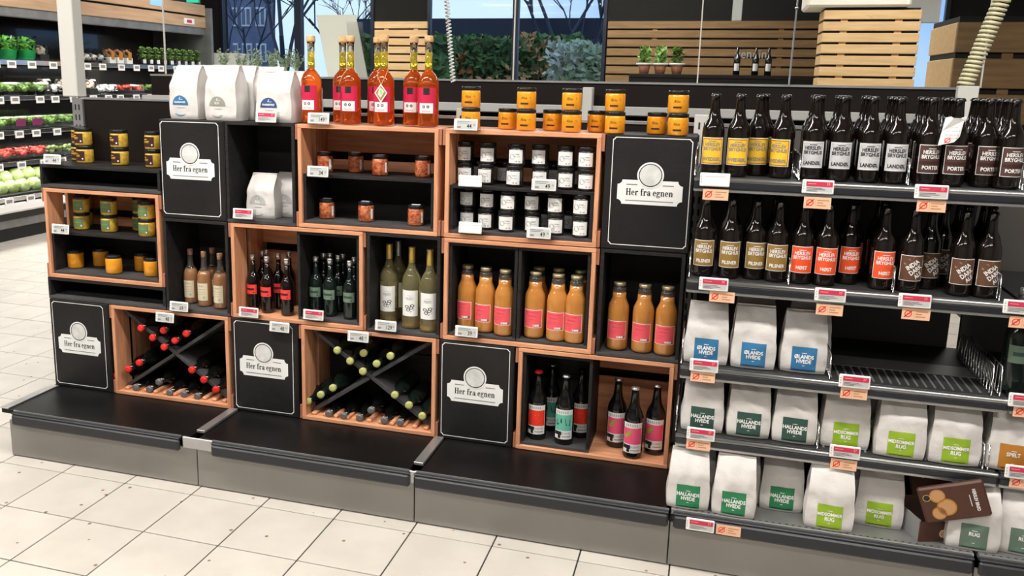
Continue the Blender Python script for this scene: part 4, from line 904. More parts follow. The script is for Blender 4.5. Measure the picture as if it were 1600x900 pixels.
# red and green label bottles
zf = z1 + .0175; zi = z1 + .0315
for i, (px, Y) in enumerate(((390, .41), (405, .50), (418, .385), (436, .47), (449, .37))): row('redb', px, Y, zf, '%s red-labelled dark bottle from the left in the pine crate' % ORD[i], 'bottle')
for i, px in enumerate((420, 455)): row('redb', px, .54, zf, 'red-labelled dark bottle at the very back of the pine crate, %s one' % ['left', 'right'][i], 'bottle')
for i, (px, Y) in enumerate(((492, .41), (506, .49), (516, .385), (529, .47), (547, .37), (554, .46))): row('greenb', px, Y, zi, '%s green-labelled dark bottle from the left in the black insert' % ORD[i], 'bottle')
for i, px in enumerate((520, 540)): row('greenb', px, .535, zi, 'green-labelled dark bottle at the very back of the insert, %s one' % ['left', 'right'][i], 'bottle')
for i, (px, Y) in enumerate(((604, .43), (624, .53), (643, .39), (671, .365))): row('wine2' if i == 1 else 'wine', px, Y, zj, ['leftmost white wine bottle in the black box, gold foil neck', 'white wine bottle at the back with a grey neck', 'middle front white wine bottle in the black box', 'rightmost white wine bottle in the black box'][i], 'bottle')
# juice
for i, (px, Y) in enumerate(((728, .405), (758, .385), (788, .365))): row('juice', px, Y, zi, '%s juice bottle from the left in the left insert of the juice crate' % ORD[i], 'bottle', rz=-.2)
for i, (px, Y) in enumerate(((835, .375), (870, .365), (903, .36))): row('juice', px, Y, zi, '%s front juice bottle from the left in the middle insert' % ORD[i], 'bottle', rz=-.1)
for i, (px, Y) in enumerate(((840, .47), (871, .475), (908, .47))): row('juice', px, Y, zi, '%s back row juice bottle from the left in the middle insert' % ORD[i], 'bottle')
for i, (px, Y) in enumerate(((965, .385), (1004, .38), (1041, .375))): row('juice', px, Y, zj, '%s juice bottle from the left in the right black box' % ORD[i], 'bottle', rz=-.05)
# bottom crate beers
zm = z0 + .0315
for k_, px, Y, n in (('mred', 838, .385, 'red-capped beer with a red label at the front left of the floor crate'), ('mteal', 861, .50, 'teal-labelled beer at the back of the floor crate insert'), ('mteal', 882, .37, 'teal-labelled beer at the front of the floor crate insert'), ('mred2', 907, .465, 'black-capped beer with a red label at the back right of the insert')): row(k_, px, Y, zm, n, 'bottle', rj=.05)
for px, Y, n in ((963, .445, 'left pink-labelled beer in the floor crate'), (989, .355, 'middle front pink-labelled beer in the floor crate'), (1023, .42, 'right pink-labelled beer in the floor crate')): row('mpink', px, Y, z0 + .0175, n, 'bottle', rj=.05)
# lying wine bottles
LR = [(218.8, 513.3), (254, 517), (289.5, 522), (237, 528.3), (272, 532.8), (255, 543), (216, 567.5), (199, 577.6), (180.7, 588.5), (298.5, 578.7), (317, 594), (336, 609.6)]
LRg = [(210.8, 606), (232, 609), (247, 597.6), (264, 614), (286, 616.5), (307, 620)]
LG = [(526, 548), (567, 552.6), (609, 557), (546, 564.8), (587.6, 569), (566, 581), (519, 607), (500, 617.6), (480, 628), (616, 618), (638, 634), (658.8, 651)]
LGg = [(513, 647), (536, 650.6), (561, 653.5), (579, 642), (599.7, 657.6), (624.5, 661)]
pos = ['upper row', 'upper row', 'upper row', 'second row', 'second row', 'tip of the top wedge', 'left wedge, top', 'left wedge, middle', 'left wedge, bottom', 'right wedge, top', 'right wedge, middle', 'right wedge, bottom']
side = ['left', 'middle', 'right', 'left', 'right', 'centre', '', '', '', '', '', '']
for pts, kind, nm in ((LR, 'lie_red', 'red-capped'), (LG, 'lie_green', 'green-capped')):
    for i, (px, py) in enumerate(pts):
        q = atY(px, py, CD + .014); put(kind, q, ('%s lying bottle in its wine crate, %s %s' % (nm, pos[i], side[i])).strip(), 'wine bottle')
for pts, nm in ((LRg, 'red-capped'), (LGg, 'green-capped')):
    for i, (px, py) in enumerate(pts):
        q = atY(px, py, CD + .014); put('lie_grey', q, '%s grey-capped lying bottle from the left at the bottom of the %s wine crate' % (ORD[i], nm), 'wine bottle')
# ------------------------------------------------------------------ flour bags
def bag_fn(w_, d_, h_, seed):
    def prof(z):
        t = z / h_
        if t < .06: return .88 + 2 * t
        if t < .62: return 1.0
        return 1.0 - .88 * ((t - .62) / .38) ** 1.35
    def hw(z):
        t = z / h_; return w_ / 2 * (.95 + .05 * math.sin(min(1, t / .5) * 3.14)) * (1 - .10 * max(0, (t - .6) / .4))
    def wr(x, z, s): 
        k = 1 + 1.6 * max(0, z / h_ - .45); v = noise.noise(Vector((x * 24, z * 18, seed * 3.1 + s)))
        return k * (.0045 * v + .0045 * (abs(noise.noise(Vector((x * 16 + z * 9, z * 14, seed + s * 5)))) - .25) * (1 if z > .1 else z / .1))
    def front(x, z, s=-1):
        u = min(1, abs(x) / max(hw(z), 1e-4)); b = d_ / 2 * prof(z) * (1 - .10 * u ** 3)
        return s * (b + .006 * (1 - u * u) * (1 - z / h_)) + wr(x, z, s) * (.4 if z < .02 else 1) + (z / h_) ** 3 * d_ * .10
    return prof, hw, front
def b_bag(w_, d_, h_, lab, seed, name='flour_bag'):
    def f():
        prof, hw, front = bag_fn(w_, d_, h_, seed); e = empty(name); mb = MB(); NX, NZ = 22, 26
        for s in (-1, 1):
            mb.grid(NX, NZ, (lambda u, v, s=s: ((u * 2 - 1) * hw(v * h_) * (-s), front((u * 2 - 1) * hw(v * h_), v * h_, s), v * h_)), 'bag')
        for sx in (-1, 1):      # gusseted sides
            def side_(u, v, sx=sx):
                z = v * h_; y0, y1 = front(hw(z), z, -1), front(hw(z), z, 1); y = y0 + (y1 - y0) * (u if sx > 0 else 1 - u); t = max(0, (v - .35) / .65)
                return (sx * (hw(z) + (.004 - .022 * t) * math.sin(u * 3.14159)), y, z)
            mb.grid(6, NZ, side_, 'bag')
        hb = hw(0); n0 = [(-hb, front(hb, 0, -1), 0), (hb, front(hb, 0, -1), 0), (hb, front(hb, 0, 1), 0), (-hb, front(hb, 0, 1), 0)]; mb.add(n0, [(3, 2, 1, 0)], 'bag')
        ht = hw(h_); mb.box(-ht, ht, front(0, h_, -1) - .001, front(0, h_, 1) + .001, h_ - .004, h_ + .002, 'bag', .001)
        mb.build('paper_bag', e)
        lab(e, lambda o_: (lambda x, z: (x, front(x, z, -1) - .0006 - o_, z)), w_, h_); return e
    return f
def lab_sq(bg, lines, small=True, ls=.0185):
    def f(e, F, w_, h_):
        mb = MB(); a, b = .008, .095; hw = .041; n = 16
        mb.grid(n, n, lambda u, v: F(.0004)(-hw + 2 * hw * u, a + (b - a) * v), bg)
        for i, t in enumerate(lines): mb.text(t, ls if len(t) < 9 else ls * .88, 0, a + .052 - i * .0165, 'paper_white', F(.0016), sx=.86, bold=.0006)
        mb.rect(-.008, .008, a + .064, a + .066, 'paper_white', F(.0014), 2).rect(-.004, .004, a + .020, a + .022, 'paper_white', F(.0014), 2)
        mb.rect(-.033, .033, a + .004, a + .006, 'ink', F(.0014), 4); mb.build('label', e)
    return f
def lab_half(bg, t1):
    def f(e, F, w_, h_):
        mb = MB(); cx_ = -.02 if w_ > .16 else -.01; cz = .062; R = .042; fn = F(.0008); f2 = F(.0018)
        pts = [(cx_ + R * math.cos(a * math.pi / 16), cz + R * math.sin(a * math.pi / 16)) for a in range(17)]
        for i in range(16):
            for j in range(6):
                q = lambda P_, t: (cx_ + (P_[0] - cx_) * t, cz + (P_[1] - cz) * t)
                mb.poly([q(pts[i], j / 6), q(pts[i], (j + 1) / 6), q(pts[i + 1], (j + 1) / 6), q(pts[i + 1], j / 6)], bg, fn)
        lo = [(cx_ + R * .85 * math.cos(math.pi + (math.pi) * (a / 12 * .64 + .18)), .012 + .022 + R * .75 * math.sin(math.pi + (math.pi) * (a / 12 * .64 + .18)) * .6) for a in range(13)]
        mb.poly(lo, bg, fn)
        mb.text(t1, .014 if len(t1) < 5 else .0105, cx_, cz + .012, 'paper_white', f2, sx=.8, bold=.0004).poly([(cx_ - .004, cz + .024), (cx_ + .002, cz + .036), (cx_ + .004, cz + .035), (cx_, cz + .025)], 'paper_white', f2).rect(cx_ - .002, cx_ + .016, cz + .024, cz + .0255, 'paper_white', f2, 2)
        mb.rect(cx_ - .016, cx_ + .022, .050, .0525, 'stone', f2, 3); mb.build('label', e)
    return f
BUILD.update(
    b_oland=b_bag(.152, .10, .215, lab_sq('blue', ('ØLANDS', 'HVEDE')), 1), b_oland2=b_bag(.150, .10, .222, lab_sq('blue', ('ØLANDS', 'HVEDE')), 4),
    b_hall=b_bag(.148, .10, .215, lab_sq('dkgreen', ('HALLANDS', 'HVEDE')), 2), b_hallg=b_bag(.150, .10, .212, lab_sq('green', ('HALLANDS', 'HVEDE')), 3), b_hallg2=b_bag(.150, .10, .215, lab_sq('green', ('HALLANDS', 'HVEDE')), 9),
    b_mid=b_bag(.158, .10, .222, lab_sq('lime', ('MIDSOMMER', 'RUG')), 5), b_mid2=b_bag(.156, .10, .220, lab_sq('lime', ('MIDSOMMER', 'RUG')), 6), b_rug=b_bag(.160, .10, .215, lab_sq('slategreen', ('RUG',)), 7), b_spelt=b_bag(.150, .10, .215, lab_sq('orange', ('SPELT',)), 8),
    t_blue=b_bag(.150, .11, .235, lab_half('blue', 'ØLANDSHVEDE'), 10), t_grey=b_bag(.160, .115, .238, lab_half('warmgrey', 'RUG'), 11), t_navy=b_bag(.172, .115, .215, lab_half('navy', 'ØLANDSHVEDE'), 12), k_grey=b_bag(.140, .10, .195, lab_half('stone', 'RUG'), 13))
def bag(kind, px, Y, z, label, rz=0, rx=0, grp=None):
    return put(kind, (xat(px, Y - .05, z + .08), Y, z + .0008), label, 'flour bag', grp, rot=(rx, 0, rz))
bag('t_blue', 287, .41, T3, 'white flour bag with a bright blue half-round label, far left on top', -.05); bag('t_grey', 345, .39, T3, 'white flour bag with a grey half-round label on top', -.03); bag('t_navy', 428, .385, T3, 'white flour bag with a navy half-round label and a red price tag', -.03)
bag('t_grey', 313, .53, T3, 'white flour bag standing behind the bright blue labelled one'); bag('t_grey', 372, .515, T3, 'white flour bag standing behind the grey labelled one'); bag('t_blue', 416, .54, T3, 'white flour bag at the back between grey and navy labelled bags'); bag('t_navy', 462, .51, T3, 'white flour bag behind the navy labelled one')
bag('k_grey', 406, .42, z2 + .0145, 'white flour bag with a pale grey label inside the black box'); bag('k_grey', 447, .50, z2 + .0145, 'second flour bag cut off behind the wall of the black box')
# ------------------------------------------------------------------ metal shelves on the right
SF = .029
def metal_shelf(x0, x1, z, label, wires, ladder=False):
    e = empty('metal_shelf', (x0, SF, z)); tag(e, label, 'shelf'); W_ = x1 - x0; D_ = .575
    MB().box(.004, W_ - .004, .004, D_, -.014, -.002, 'deck_dark', .001).build('deck', e)
    mb = MB().tube([(0, -.004, -.012), (W_, -.004, -.012)], .009, 'rail_silver', 8).box(0, W_, -.010, .006, -.040, -.018, 'rail_black', .003); mb.build('price_rail', e)
    MB().box(0, W_, -.006, .012, -.052, -.041, 'galv', .002).build('lower_lip', e)
    for s in (.004, W_ - .008):
        mb = MB(); mb.add([(s, .01, -.014), (s, D_ - .005, -.014), (s, D_ - .005, -.10), (s, .01, -.045), (s + .004, .01, -.014), (s + .004, D_ - .005, -.014), (s + .004, D_ - .005, -.10), (s + .004, .01, -.045)], [(0, 3, 2, 1), (4, 5, 6, 7), (0, 1, 5, 4), (1, 2, 6, 5), (2, 3, 7, 6), (3, 0, 4, 7)], 'shelf_zinc'); mb.build('bracket', e)
    if ladder:
        mb = MB()
        for k in range(20): x = W_ - .02 - k * .027; mb.box(x - .003, x + .003, .03, .30, -.002, .0005, 'galv')
        mb.box(W_ - .54, W_ - .02, .18, .30, .0005, .003, 'shelf_zinc'); mb.build('wire_ribs', e)
    return e
def wire_divider(px, z, label, h=.085):
    x = xat(px, SF + .02, z + .04); e = empty('wire_divider', (x, SF, z)); tag(e, label, 'wire divider')
    MB().tube([(0, .004, .0025), (0, .002, .03), (0, .012, h), (0, .40, h), (0, .44, h - .02), (0, .44, .0025)], .0022, 'chrome', 6).build('frame', e)
    mb = MB()
    for k in range(12): y = .03 + k * .033; mb.tube([(0, y, .002), (0, y, h)], .0014, 'chrome', 5)
    mb.build('wires', e)
    MB().tube([(0, .004, .0025), (0, .44, .0025)], .0022, 'chrome', 6).build('foot_wire', e); return e
SZ = [1.456, 1.098, .779, .520]; SX1 = 4.04
nm = ['top metal shelf with the yellow, grey and porter beers', 'second metal shelf with pilsner and red labelled beers', 'third metal shelf with blue labelled flour and empty space', 'fourth metal shelf with dark green and lime labelled flour']
for i in range(4):
    metal_shelf(2.997, SX1 - .005, SZ[i], nm[i], None, ladder=i >= 2)
    if i: metal_shelf(SX1 + .002, 4.75, SZ[i] , ['', 'upper', 'middle', 'lower'][i] + ' metal shelf of the module cut off at the right edge', None, ladder=True)
for px, zi_, n, h in ((1087, 0, 'left end of the top beer shelf', .085), (1249, 0, 'between yellow and grey labelled beers', .085), (1419, 0, 'between grey labelled and porter beers', .085), (1597, 0, 'right end of the top beer shelf', .085), (1078, 1, 'left end of the second beer shelf', .085), (1233, 1, 'between pilsner and red labelled beers', .085), (1396, 1, 'between red labelled and dark ale beers', .085), (1561, 1, 'right of the last dark ale', .085),
    (1066, 2, 'left end of the blue flour shelf', .10), (1297, 2, 'right of the last blue labelled flour bag', .085), (1549, 2, 'right end of the empty shelf part', .10), (1562, 2, 'next module beside the empty shelf part', .10), (1057, 3, 'left end of the dark green flour shelf', .10), (1278, 3, 'between dark green and lime labelled flour', .085), (1535, 3, 'right end of the lime flour shelf', .085), (1543, 3, 'left end of the spelt flour shelf', .085)):
    wire_divider(px, SZ[zi_], 'chrome wire divider at the ' + n if 'end' in n else 'chrome wire divider ' + n, h)
# beers: (kind, px, Y, description)
def beers(z, lst, shelf):
    for kind, px, Y, n, rz in lst: put(kind, (xat(px, Y, z + .09), Y, z - .0012), n + ' on the ' + shelf, 'beer bottle', rz=rz)
beers(SZ[0], [('hvede', 1113, .095, 'first yellow-labelled beer from the left', 0), ('hvede', 1152, .095, 'second yellow-labelled beer from the left', 0), ('hvede', 1183, .165, 'third yellow-labelled beer, set back behind the second', 0), ('hvede', 1222, .115, 'fourth yellow-labelled beer, turned aside', -.45),
    ('land', 1270, .095, 'first silver-labelled beer from the left', -.1), ('land', 1312, .095, 'second silver-labelled beer from the left', 0), ('land', 1357, .095, 'third silver-labelled beer from the left', 0), ('land', 1399, .095, 'fourth silver-labelled beer from the left', 0),
    ('porter', 1448, .095, 'first brown porter from the left', .2), ('porter', 1489, .095, 'second brown porter, under the torn white neck card', .15), ('porter', 1537, .12, 'third brown porter, slightly set back', .3), ('porter', 1576, .09, 'last brown porter before the wire divider', .25)], 'top beer shelf')
beers(SZ[1], [('pils', 1100, .095, 'first olive-labelled pilsner from the left', 0), ('pils', 1140, .095, 'second olive-labelled pilsner', 0), ('pils', 1179, .11, 'third olive-labelled pilsner, turned a little', .15), ('pils', 1213, .095, 'fourth olive-labelled pilsner', .05),
    ('hoest', 1252, .095, 'first red-labelled beer from the left', 0), ('hoest', 1290, .095, 'second red-labelled beer', 0), ('hoest', 1325, .15, 'third red-labelled beer, set back', .2), ('hoest', 1378, .10, 'fourth red-labelled beer beside a gap', .15),
    ('ida', 1422, .095, 'first brown dark ale from the left', 0), ('ida', 1449, .17, 'second brown dark ale, set back', .1), ('ida', 1501, .095, 'third brown dark ale', 0), ('ida', 1541, .095, 'rightmost brown dark ale', .1)], 'second beer shelf')
grp = [('land', (1275, 1315, 1358, 1400), (.19, .28, .37), 'silver-labelled beer in the rows behind the front row', 0), ('porter', (1450, 1490, 1537, 1575), (.19, .28, .37), 'brown porter in the rows behind the front row', 0), ('hvede', (1190, 1222), (.25, .21), 'yellow-labelled beer behind the front row', 0),
    ('pils', (1140, 1178, 1212), (.20, .29), 'olive-labelled pilsner behind the front row', 1), ('hoest', (1258, 1330, 1375), (.24, .33), 'red-labelled beer behind the front row', 1), ('ida', (1470, 1503, 1541), (.26, .35), 'dark ale behind the front row', 1)]
for kind, pxs, Ys, n, s in grp:
    for px in pxs:
        for k, Y in enumerate(Ys):
            if kind == 'hvede' and k and px < 1200: continue
            put(kind, (xat(px, Ys[0] if True else Y, SZ[s] + .1) - (0), Y if kind != 'hvede' else Y, SZ[s] - .0012), '%s, %s column from the left, %s row back' % (n.split(' behind')[0].split(' in the')[0], ORD[pxs.index(px)], ORD[k + 1]) + [', top shelf', ', second shelf'][s], 'beer bottle')
# torn neck card
px0 = xat(1483, .045, 1.6); e = empty('neck_card', (px0, .048, atY(1483, 226, .045).z)); tag(e, 'torn white paper card hung on the second porter bottle', 'card')
H_ = atY(1483, 182, .045).z - atY(1483, 226, .045).z
fn = lambda x, z: (x + .008 * z / H_, -.010 * math.sin((x + .03) / .06 * 3), z)
mb = MB().poly([(-.030, -.004), (.012, .008), (.026, .026), (.028, H_ - .012), (.035, H_ - .004), (.030, H_ + .002), (.016, H_ - .004), (-.004, H_ - .004), (-.012, H_), (-.026, H_ - .004), (-.028, .04)], 'paper_white', fn); mb.build('card', e)
f2 = lambda x, z: (x + .008 * z / H_, -.011 - .010 * math.sin((x + .03) / .06 * 3), z)
mb = MB(); 
for k, t in enumerate(('Specialøl', 'Godt håndværk', 'Brygget på en', 'gård i Herslev')): mb.text(t, .0085, 0, H_ * .62 - k * .0115, 'ink_grey', f2, sx=.75, rot=.06)
mb.ring(-.010, .014, .0055, .0085, 'orgred', f2, 16).poly([(-.018, .006), (-.016, .004), (-.002, .022), (-.004, .024)], 'orgred', f2); mb.build('print', e)
# flour on shelves
for i, px in enumerate((1104, 1178, 1257)): bag(['b_oland', 'b_oland2', 'b_oland'][i], px, (.105, .105, .115)[i], SZ[2], '%s flour bag with a blue label on the third shelf' % ['left', 'middle', 'right'][i])
for i, px in enumerate((1176, 1262)): bag('b_oland', px + 2, .235, SZ[2], 'flour bag standing behind the %s blue-labelled one' % ['middle', 'right'][i], rx=0)
for i, px in enumerate((1098, 1170, 1243)): bag('b_hall', px, .105, SZ[3], '%s flour bag with a dark green label on the fourth shelf' % ['left', 'middle', 'right'][i], (.0, .03, -.02)[i])
bag('b_mid', 1322, .115, SZ[3], 'leftmost lime-labelled flour bag on the fourth shelf', .02); bag('b_mid2', 1410, .09, SZ[3], 'middle lime-labelled flour bag on the fourth shelf', -.04); bag('b_mid', 1494, .09, SZ[3], 'rightmost lime-labelled flour bag on the fourth shelf', .03)
for px, n in ((1172, 'dark green-labelled bags, middle'), (1240, 'dark green-labelled bags, right'), (1366, 'gap between the first two lime-labelled bags'), (1500, 'rightmost lime-labelled bag')): bag('b_mid2' if px > 1300 else 'b_hall', px, .26, SZ[3], 'flour bag, second row of the fourth shelf, behind ' + n)
bag('b_hallg', 1075, .035, BZ, 'leftmost green-labelled flour bag on the base shelf', .03); bag('b_hallg2', 1148, .03, BZ, 'second green-labelled flour bag on the base shelf', -.04); bag('b_hallg', 1222, .13, BZ, 'third green-labelled flour bag on the base shelf, set back', .02)
bag('b_hallg2', 1086, .165, BZ, 'flour bag behind the leftmost green-labelled one on the base shelf'); bag('b_hallg', 1155, .15, BZ, 'flour bag behind the second green-labelled one on the base shelf')
bag('b_mid', 1298, .035, BZ, 'front lime-labelled flour bag on the base shelf', -.03); bag('b_mid2', 1376, .115, BZ, 'second lime-labelled flour bag on the base shelf, set back', -.05); bag('b_mid2', 1308, .17, BZ, 'flour bag behind the front lime-labelled one on the base shelf')
bag('b_rug', 1524, .045, BZ, 'flour bag with a grey-green label at the right end of the base shelf', -.04); bag('b_rug', 1604, .06, BZ, 'grey-green labelled flour bag cut off by the right edge, lowest shelf', -.1); bag('b_rug', 1520, .19, BZ, 'plain flour bag behind the grey-green labelled one'); bag('b_rug', 1594, .20, BZ, 'plain flour bag standing behind the cut-off one, lowest shelf')
bag('b_spelt', 1586, .095, SZ[3], 'flour bag with an orange-brown label at the right edge', -.06); bag('b_spelt', 1560, .23, SZ[3], 'flour bag behind the orange-brown labelled one')
put('greenb', (xat(1586, .12, SZ[2] + .1), .12, SZ[2] - .001), 'dark bottle with a green label at the right edge, third shelf', 'bottle', rz=.2, scale=1.35)
# bread mix packs
def bread_pack(name, w_, h_, loc, rot, label, txt=True):
    e = empty(name, loc); e.rotation_euler = rot; tag(e, label, 'bread mix pack')
    mb = MB().box(-w_ / 2, w_ / 2, -.012, .012, 0, h_, 'choc', .006); mb.build('pouch', e)
    f = flat(-.0128); f2 = flat(-.0132); mb = MB()
    for k, (x, z, r) in enumerate(((-.03, .055, .024), (.012, .075, .030), (.03, .048, .022))): mb.disc(x, z, r, 'bread', f).ring(x, z, r * .86, r, 'orange', f2)
    mb.disc(-.028, .022, .012, 'ink', f2).ring(-.028, .022, .010, .012, 'gold_foil', flat(-.0136)); mb.build('bread_picture', e)
    MB().text('HERSLEV BRØD', .014, .0, h_ - .035, 'paper_white', f2, sx=.8, bold=.0004).rect(-.02, .02, h_ - .052, h_ - .05, 'paper_white', f2, 1).build('print', e); return e
bread_pack('bread_mix_pouch', .12, .19, (xat(1462, .15, .35), .15, BZ + .045), (-.12, -.25, .25), 'dark brown bread mix pouch standing at the back of the display carton')
bread_pack('bread_mix_pouch', .125, .20, (xat(1441, -.005, .40), .0, atY(1441, 790, .0).z), (-.05, 1.22, -.12), 'brown bread mix pouch tilted sideways out of the display carton')
e = empty('display_carton', (xat(1452, .05, .26), .065, BZ)); tag(e, 'low grey display carton holding the brown bread mix pouches', 'carton'); e.rotation_euler = (0, .0, .35)
mb = MB(); mb.box(-.065, .065, -.05, -.046, 0.001, .075, 'choc').box(-.065, .065, .06, .064, .001, .12, 'choc').box(-.065, -.061, -.046, .06, .001, .08, 'ink_grey').box(.061, .065, -.046, .06, .001, .08, 'ink_grey').box(-.065, .065, -.05, .064, 0.0005, .003, 'stone'); mb.build('carton_body', e)
MB().disc(.02, .032, .014, 'bread', flat(-.0505)).ring(.02, .032, .012, .014, 'paper_white', flat(-.0508)).build('print', e)
# ------------------------------------------------------------------ price tags
_tc = {}
def price_tag(px, py, price, Y, label, red=False, blank=False, w_=.098, tilt=-.12, holder=True, code='44'):
    q = atY(px, py, Y); key = ('tag', price, red, blank, holder)
    if key not in _tc:
        e = empty('price_tag'); h_ = .046 if not holder else .046
        MB().box(-w_ / 2, w_ / 2, -.006, 0, -h_ / 2, h_ / 2, 'paper_white', .003).build('housing', e)
        f = flat(-.0064); f2 = flat(-.0068); mb = MB()
        x0_, x1_ = -w_ / 2 + .012, w_ / 2 - .005
        if blank: mb.rect(x0_, x1_, -h_ / 2 + .006, h_ / 2 - .006, 'print_white', f, 1).rect(x0_ + .004, x1_ - .006, .010, .0115, 'stone', f2, 1)
        else:
            mb.rect(x0_, x1_, -h_ / 2 + .006, h_ / 2 - .006, 'lcd', f, 1)
            if red:
                mb.rect(x0_, x1_, .001, h_ / 2 - .006, 'tagred', f2, 1); f3 = flat(-.0071)
                mb.text(price, .012, x1_ - .013, .010, 'peach', f3, sx=.9)
                for k in range(3): mb.rect(x0_ + .003, x0_ + (.05, .06, .035)[k], -.005 - k * .0045, -.0038 - k * .0045, 'ink', f3, 1)
                mb.rect(x0_ + .005, x0_ + .03, .009, .0105, 'peach', f3, 1)
            else:
                mb.rect(x0_ + .003, x0_ + .055, .0115, .0130, 'ink', f2, 1).rect(x0_ + .003, x0_ + .045, .0055, .0068, 'ink', f2, 1).rect(x0_ + .003, x0_ + .018, -.014, -.006, 'ink_grey', f2, 1)
                mb.text(price, .025, x1_ - .028, -.006, 'ink', f2, sx=.8, bold=.0003).text('95', .010, x1_ - .007, -.001, 'ink', f2, sx=.8)
        for k in range(3): mb.rect(-w_ / 2 + .003, -w_ / 2 + .007, -.010 + k * .009, -.006 + k * .009, 'stone', f, 1)
        mb.build('screen', e)
        if holder: MB().box(w_ / 2 - .002, w_ / 2 + .014, -.002, .0, -h_ / 2, h_ / 2, 'film').box(-w_ / 2, w_ / 2 + .012, .001, .003, -h_ / 2 - .004, h_ / 2, 'film').build('clear_holder', e)
        _tc[key] = e
    else: e = copy_tree(_tc[key])
    e.location = q; e.rotation_euler = (tilt, 0, .0); return tag(e, label, 'price tag')
YT = CD - .006
for px, py, pr, rd, bl, n in ((82, 249, '44', 0, 0, 'reading 44 at the top left box'), (95, 358, '44', 0, 0, 'reading 44 on the left jar crate'), (263, 496, '48', 0, 0, 'reading 48 on the red-capped wine crate'), (280, 479, '69', 0, 0, 'reading 69 below the rosé bottles'), (416, 183, '27', 1, 0, 'with a red band before the navy labelled flour'), (380, 334, '27', 1, 0, 'with a red band below the boxed flour bag'), (498, 185, '149', 0, 0, 'reading 149 by the leftmost orange bottle'), (497, 268, '34', 0, 0, 'reading 34 before the chili jars'),
    (728, 195, '44', 0, 0, 'reading 44 under the amber jelly jars'), (735, 283, '49', 0, 1, 'blank white on the upper dark jar level'), (850, 289, '49', 0, 0, 'reading 49 on the upper dark jar level'), (735, 356, '49', 0, 1, 'blank white on the lower dark jar level'), (842, 364, '49', 0, 0, 'reading 49 on the lower dark jar level'), (389, 488, '42', 1, 0, 'with a red band below the red-labelled bottles'), (490, 492, '42', 1, 0, 'with a red band below the green-labelled bottles'), (437, 511, '48', 0, 0, 'reading 48 on the middle sign board'), (560, 526, '48', 0, 0, 'reading 48 on the green-capped wine crate'), (603, 509, '129', 0, 0, 'reading 129 below the white wine'), (729, 518, '39', 0, 0, 'reading 39 below the first juice bottles')):
    if px == 263: px, py = 258, 496
    price_tag(px, py, pr, YT - (.012 if px in (258, 437, 560) else 0), 'white electronic price tag ' + n, bool(rd), bool(bl))
YR = SF - .012
rt = [(1117, 281, 1, 'top shelf, left'), (1278, 292, 0, 'top shelf, middle'), (1455, 300, 0, 'top shelf, right'), (1115, 444, 0, 'second shelf, left'), (1297, 461, 0, 'second shelf, middle'), (1429, 470, 0, 'second shelf, right'), (1594, 480, 0, 'second shelf of the right edge module'), (1100, 571, 0, 'third shelf, left'), (1335, 596, 0, 'third shelf, right'), (1602, 626, 0, 'third shelf of the right edge module'), (1095, 678, 0, 'fourth shelf, left'), (1320, 706, 0, 'fourth shelf, right'), (1596, 738, 0, 'fourth shelf of the right edge module'), (1094, 820, 0, 'base shelf rail')]
for px, py, bl, n in rt:
    price_tag(px, py, '33' if py < 475 else '27', YR if py < 800 else -.060, ('blank white' if bl else 'red-banded') + ' price tag on the ' + n, not bl, bool(bl), holder=False, tilt=-.08)
def org(px, py, n, Y):
    if 'org' not in PROTO:
        e = empty('organic_label'); MB().box(-.042, .042, -.001, 0, -.019, .019, 'peach').build('card', e); f = flat(-.0014)
        mb = MB().ring(-.023, 0, .0085, .0115, 'orgred', f, 20).poly([(-.036, -.011), (-.033, -.013), (-.010, .011), (-.013, .013)], 'orgred', f).rect(-.028, -.018, -.0012, .0012, 'orgred', flat(-.0016), 1)
        mb.rect(-.006, -.0052, -.014, .014, 'bread', f, 1)
        for k, l in enumerate((.036, .018, .028)): mb.rect(-.001, l, .007 - k * .0085, .0105 - k * .0085, 'bread', f, 1)
        mb.build('print', e); PROTO['org'] = e; first = True
    else: e = copy_tree(PROTO['org'])
    e.location = atY(px, py, Y); tag(e, 'peach organic label with a red round mark, ' + n, 'label')
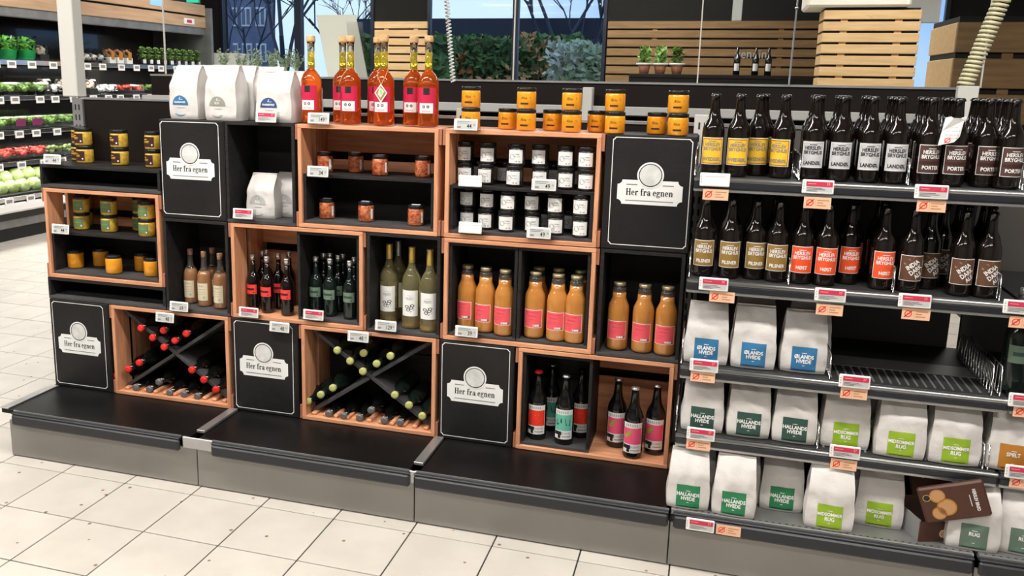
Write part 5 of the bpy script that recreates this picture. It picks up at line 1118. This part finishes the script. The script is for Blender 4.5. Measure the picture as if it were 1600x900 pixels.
for px, py, n in ((1118, 304, 'top shelf left'), (1277, 317, 'top shelf middle'), (1455, 322, 'top shelf right'), (1128, 464, 'second shelf left'), (1296, 484, 'second shelf middle'), (1431, 491, 'second shelf right'), (1600, 504, 'second shelf at the right edge'), (1098, 589, 'third shelf left'), (1334, 615, 'third shelf right'), (1606, 644, 'third shelf at the right edge'), (1091, 695, 'fourth shelf left'), (1318, 726, 'fourth shelf right'), (1600, 755, 'fourth shelf at the right edge'), (1138, 829, 'base rail')):
    org(px, py, n, SF - .012 if py < 800 else -.057)

GR = dict(hvede='yellow-labelled beers', land='silver-labelled beers', porter='brown porters', pils='olive-labelled pilsners', hoest='red-labelled beers', ida='dark ales', mteal='teal-labelled beers', mpink='pink-labelled beers', juice='orange juice bottles', rose='rosé bottles', redb='red-labelled dark bottles', greenb='green-labelled dark bottles', wine='white wine bottles',
    wine2='white wine bottles', cordial='orange cordial bottles', cordial_tag='orange cordial bottles', cordial_side='orange cordial bottles', lie_red='red-capped lying bottles', lie_green='green-capped lying bottles', lie_grey='grey-capped lying bottles', hjar='amber jelly jars', amberjar='amber honey jars', mjar='brown-labelled mustard jars', ojar='green-labelled yellow jars', gjar='dark jars with white labels', cjar='chili jars',
    herb_bag='bagged herbs in the fridge', herb_pot='potted herbs in the fridge', cabbage='cabbages in the fridge tray', mushroom_pack='mushroom packs in the fridge', salad_pack='salad boxes in the fridge', salad_pack_lab='salad boxes in the fridge', radish_pack='red produce bags in the fridge', orange_pack='orange-labelled packs in the fridge', white_pack='white mushroom boxes in the fridge', cauli='pale bags in the fridge', plant='dusty herbs behind the flour bags', whitepot='plants in cream-rimmed pots', backbottle='bottles on the far counter')
for k, o in KIND_OF:
    if k.startswith(('b_', 't_', 'k_')): o['group'] = 'flour bags'
    elif k in GR and 'group' not in o: o['group'] = GR[k]
gp = {'price_tag': 'electronic price tags', 'organic_label': 'peach organic labels', 'wire_divider': 'chrome wire dividers', 'metal_shelf': 'metal shelves', 'wooden_crate': 'pine crates', 'dark_box': 'black display boxes', 'sign_box': 'black sign boards', 'box_insert': 'black insert boxes', 'upright': 'slotted uprights', 'gondola_unit': 'gondola bases', 'gondola_back_panel': 'gondola back panels', 'glass_screen': 'glass screens', 'bare_tree': 'bare trees outside', 'hedge': 'hedges outside', 'bread_mix_pouch': 'bread mix pouches', 'coiled_cable': 'coiled cables'}
for o in bpy.data.objects:
    b = o.name.split('.')[0]
    if o.parent is None and b in gp and 'label' in o: o['group'] = gp[b]
